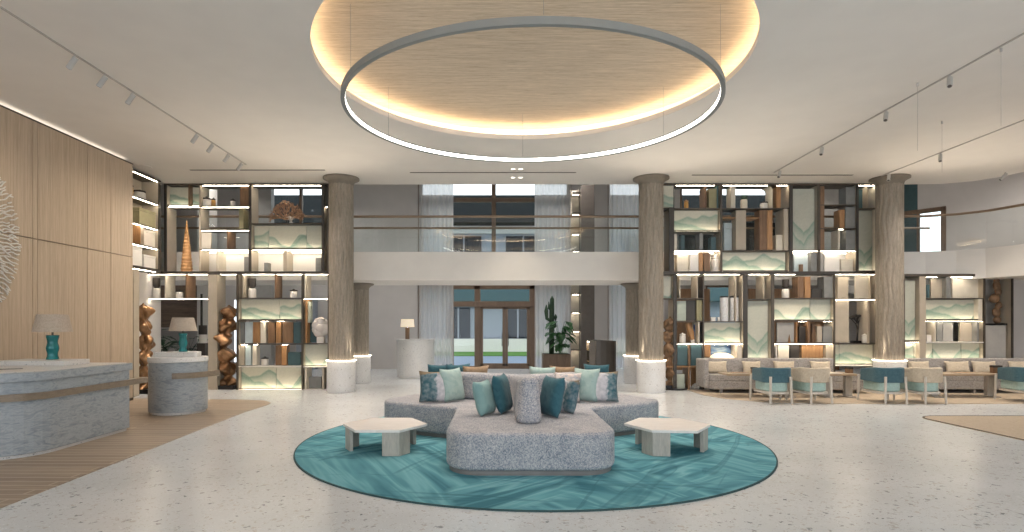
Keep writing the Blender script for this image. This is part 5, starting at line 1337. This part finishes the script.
# ================================================================== LIGHT, CAMERA
w = bpy.data.worlds.new('sky'); scene.world = w; w.use_nodes = True
bg = w.node_tree.nodes['Background']; bg.inputs['Color'].default_value = (.88,.94,1.0,1); bg.inputs['Strength'].default_value = 2.65
def portal(loc, rot, sx_, sy_):
    d = bpy.data.lights.new('window_portal', 'AREA'); d.shape = 'RECTANGLE'; d.size = sx_; d.size_y = sy_; d.cycles.is_portal = True
    o = bpy.data.objects.new('window_portal', d); COL.objects.link(o); o.location = loc; o.rotation_euler = rot
portal((2.5,-3.6,2.6), (R(90),0,0), 21, 5.1)
portal((-.1,BY+.35,3.5), (R(-90),0,0), 5.8, 7.0)
def downlight(x, y, z, power, size=110, col=(1,.885,.79)):
    spot_light((x,y,z), (x,y,0), power, size, .8, col, .06)
for x, y, H in UPL: spot_light((x,y,.81), (x+(.25 if x > 0 else -.25),y-2.2,H), 175 if H > 4 else 12, 62, 1.0, (1,.87,.70), .04)
# spots with no fixture, added for brightness: under the bridge, upper hall, lobby ceiling
for x in (-10.5,-7,-2.2,0,2.2,5.5,8.5,11.5): downlight(x, 15.8, 2.78, 70)
for x in (-9.5,-5.5,-1.5,2.5,7.5,11): downlight(x, 19.2, 7.38, 320, 120, (1,.95,.9))
downlight(3.5, 20.3, 7.38, 140, 60, (1,.93,.87))
for x in (14.5,16.0): downlight(x, 12, 7.38, 190, 130, (1,.93,.86)); downlight(x, 17, 7.38, 190, 130, (1,.93,.86))
for y in (6.5, 9.5): downlight(-2.6, y, CEIL-.01, 50, 120); downlight(3.9, y, CEIL-.01, 50, 120)
for x, y in ((-7.2,13.2),(-4.9,12.3),(-2.4,10.8),(0.2,10.8),(2.8,10.8),(5.2,12.3),(7.4,12.4),(9.9,12.3),(11.4,11.6)): downlight(x, y, CEIL-.01, 310, 125)  # added lamps, no fittings here: lift the floor and the back ceiling
for dx, dy in ((-.9,.5),(.9,.5),(0,-.9)): spot_light((RC[0]+dx,RC[1]+dy,5.43), (RC[0]+dx*.8,RC[1]+dy*.8,0), 210, 64, 1.0, (1,.85,.74), .08)  # three unseen warm spots added to brighten the sofa tops and tables
for x, y in ((6.42,5.5),(9.12,7.0),(-5.57,4.5)): downlight(x, y, CEIL-.05, 80, 110)
for x in (6.2,8.1,10.5,13): spot_light((x,11.6,CEIL-.05), (x,13.4,.5), 120, 70)
for x in (12.0,14.0): downlight(x, 13.2, 2.77, 50)

cam = bpy.data.cameras.new('camera'); co = bpy.data.objects.new('camera', cam); COL.objects.link(co)
co.location = (0,0,EYE); co.rotation_euler = (R(90),0,0)
cam.sensor_fit = 'HORIZONTAL'; cam.sensor_width = 36; cam.lens = F/1024*36
cam.shift_x = (512-VX)/1024; cam.shift_y = (VY-266)/1024; cam.clip_end = 300
scene.camera = co
vs = scene.view_settings; vs.view_transform = 'Standard'; vs.look = 'None'; vs.exposure = 0.0; vs.gamma = 1.0; vs.use_curve_mapping = False
scene.cycles.use_denoising = True
scene.cycles.max_bounces = 10; scene.cycles.diffuse_bounces = 5; scene.cycles.transparent_max_bounces = 16; scene.cycles.sample_clamp_indirect = 6.0
scene.cycles.caustics_reflective = False; scene.cycles.caustics_refractive = False
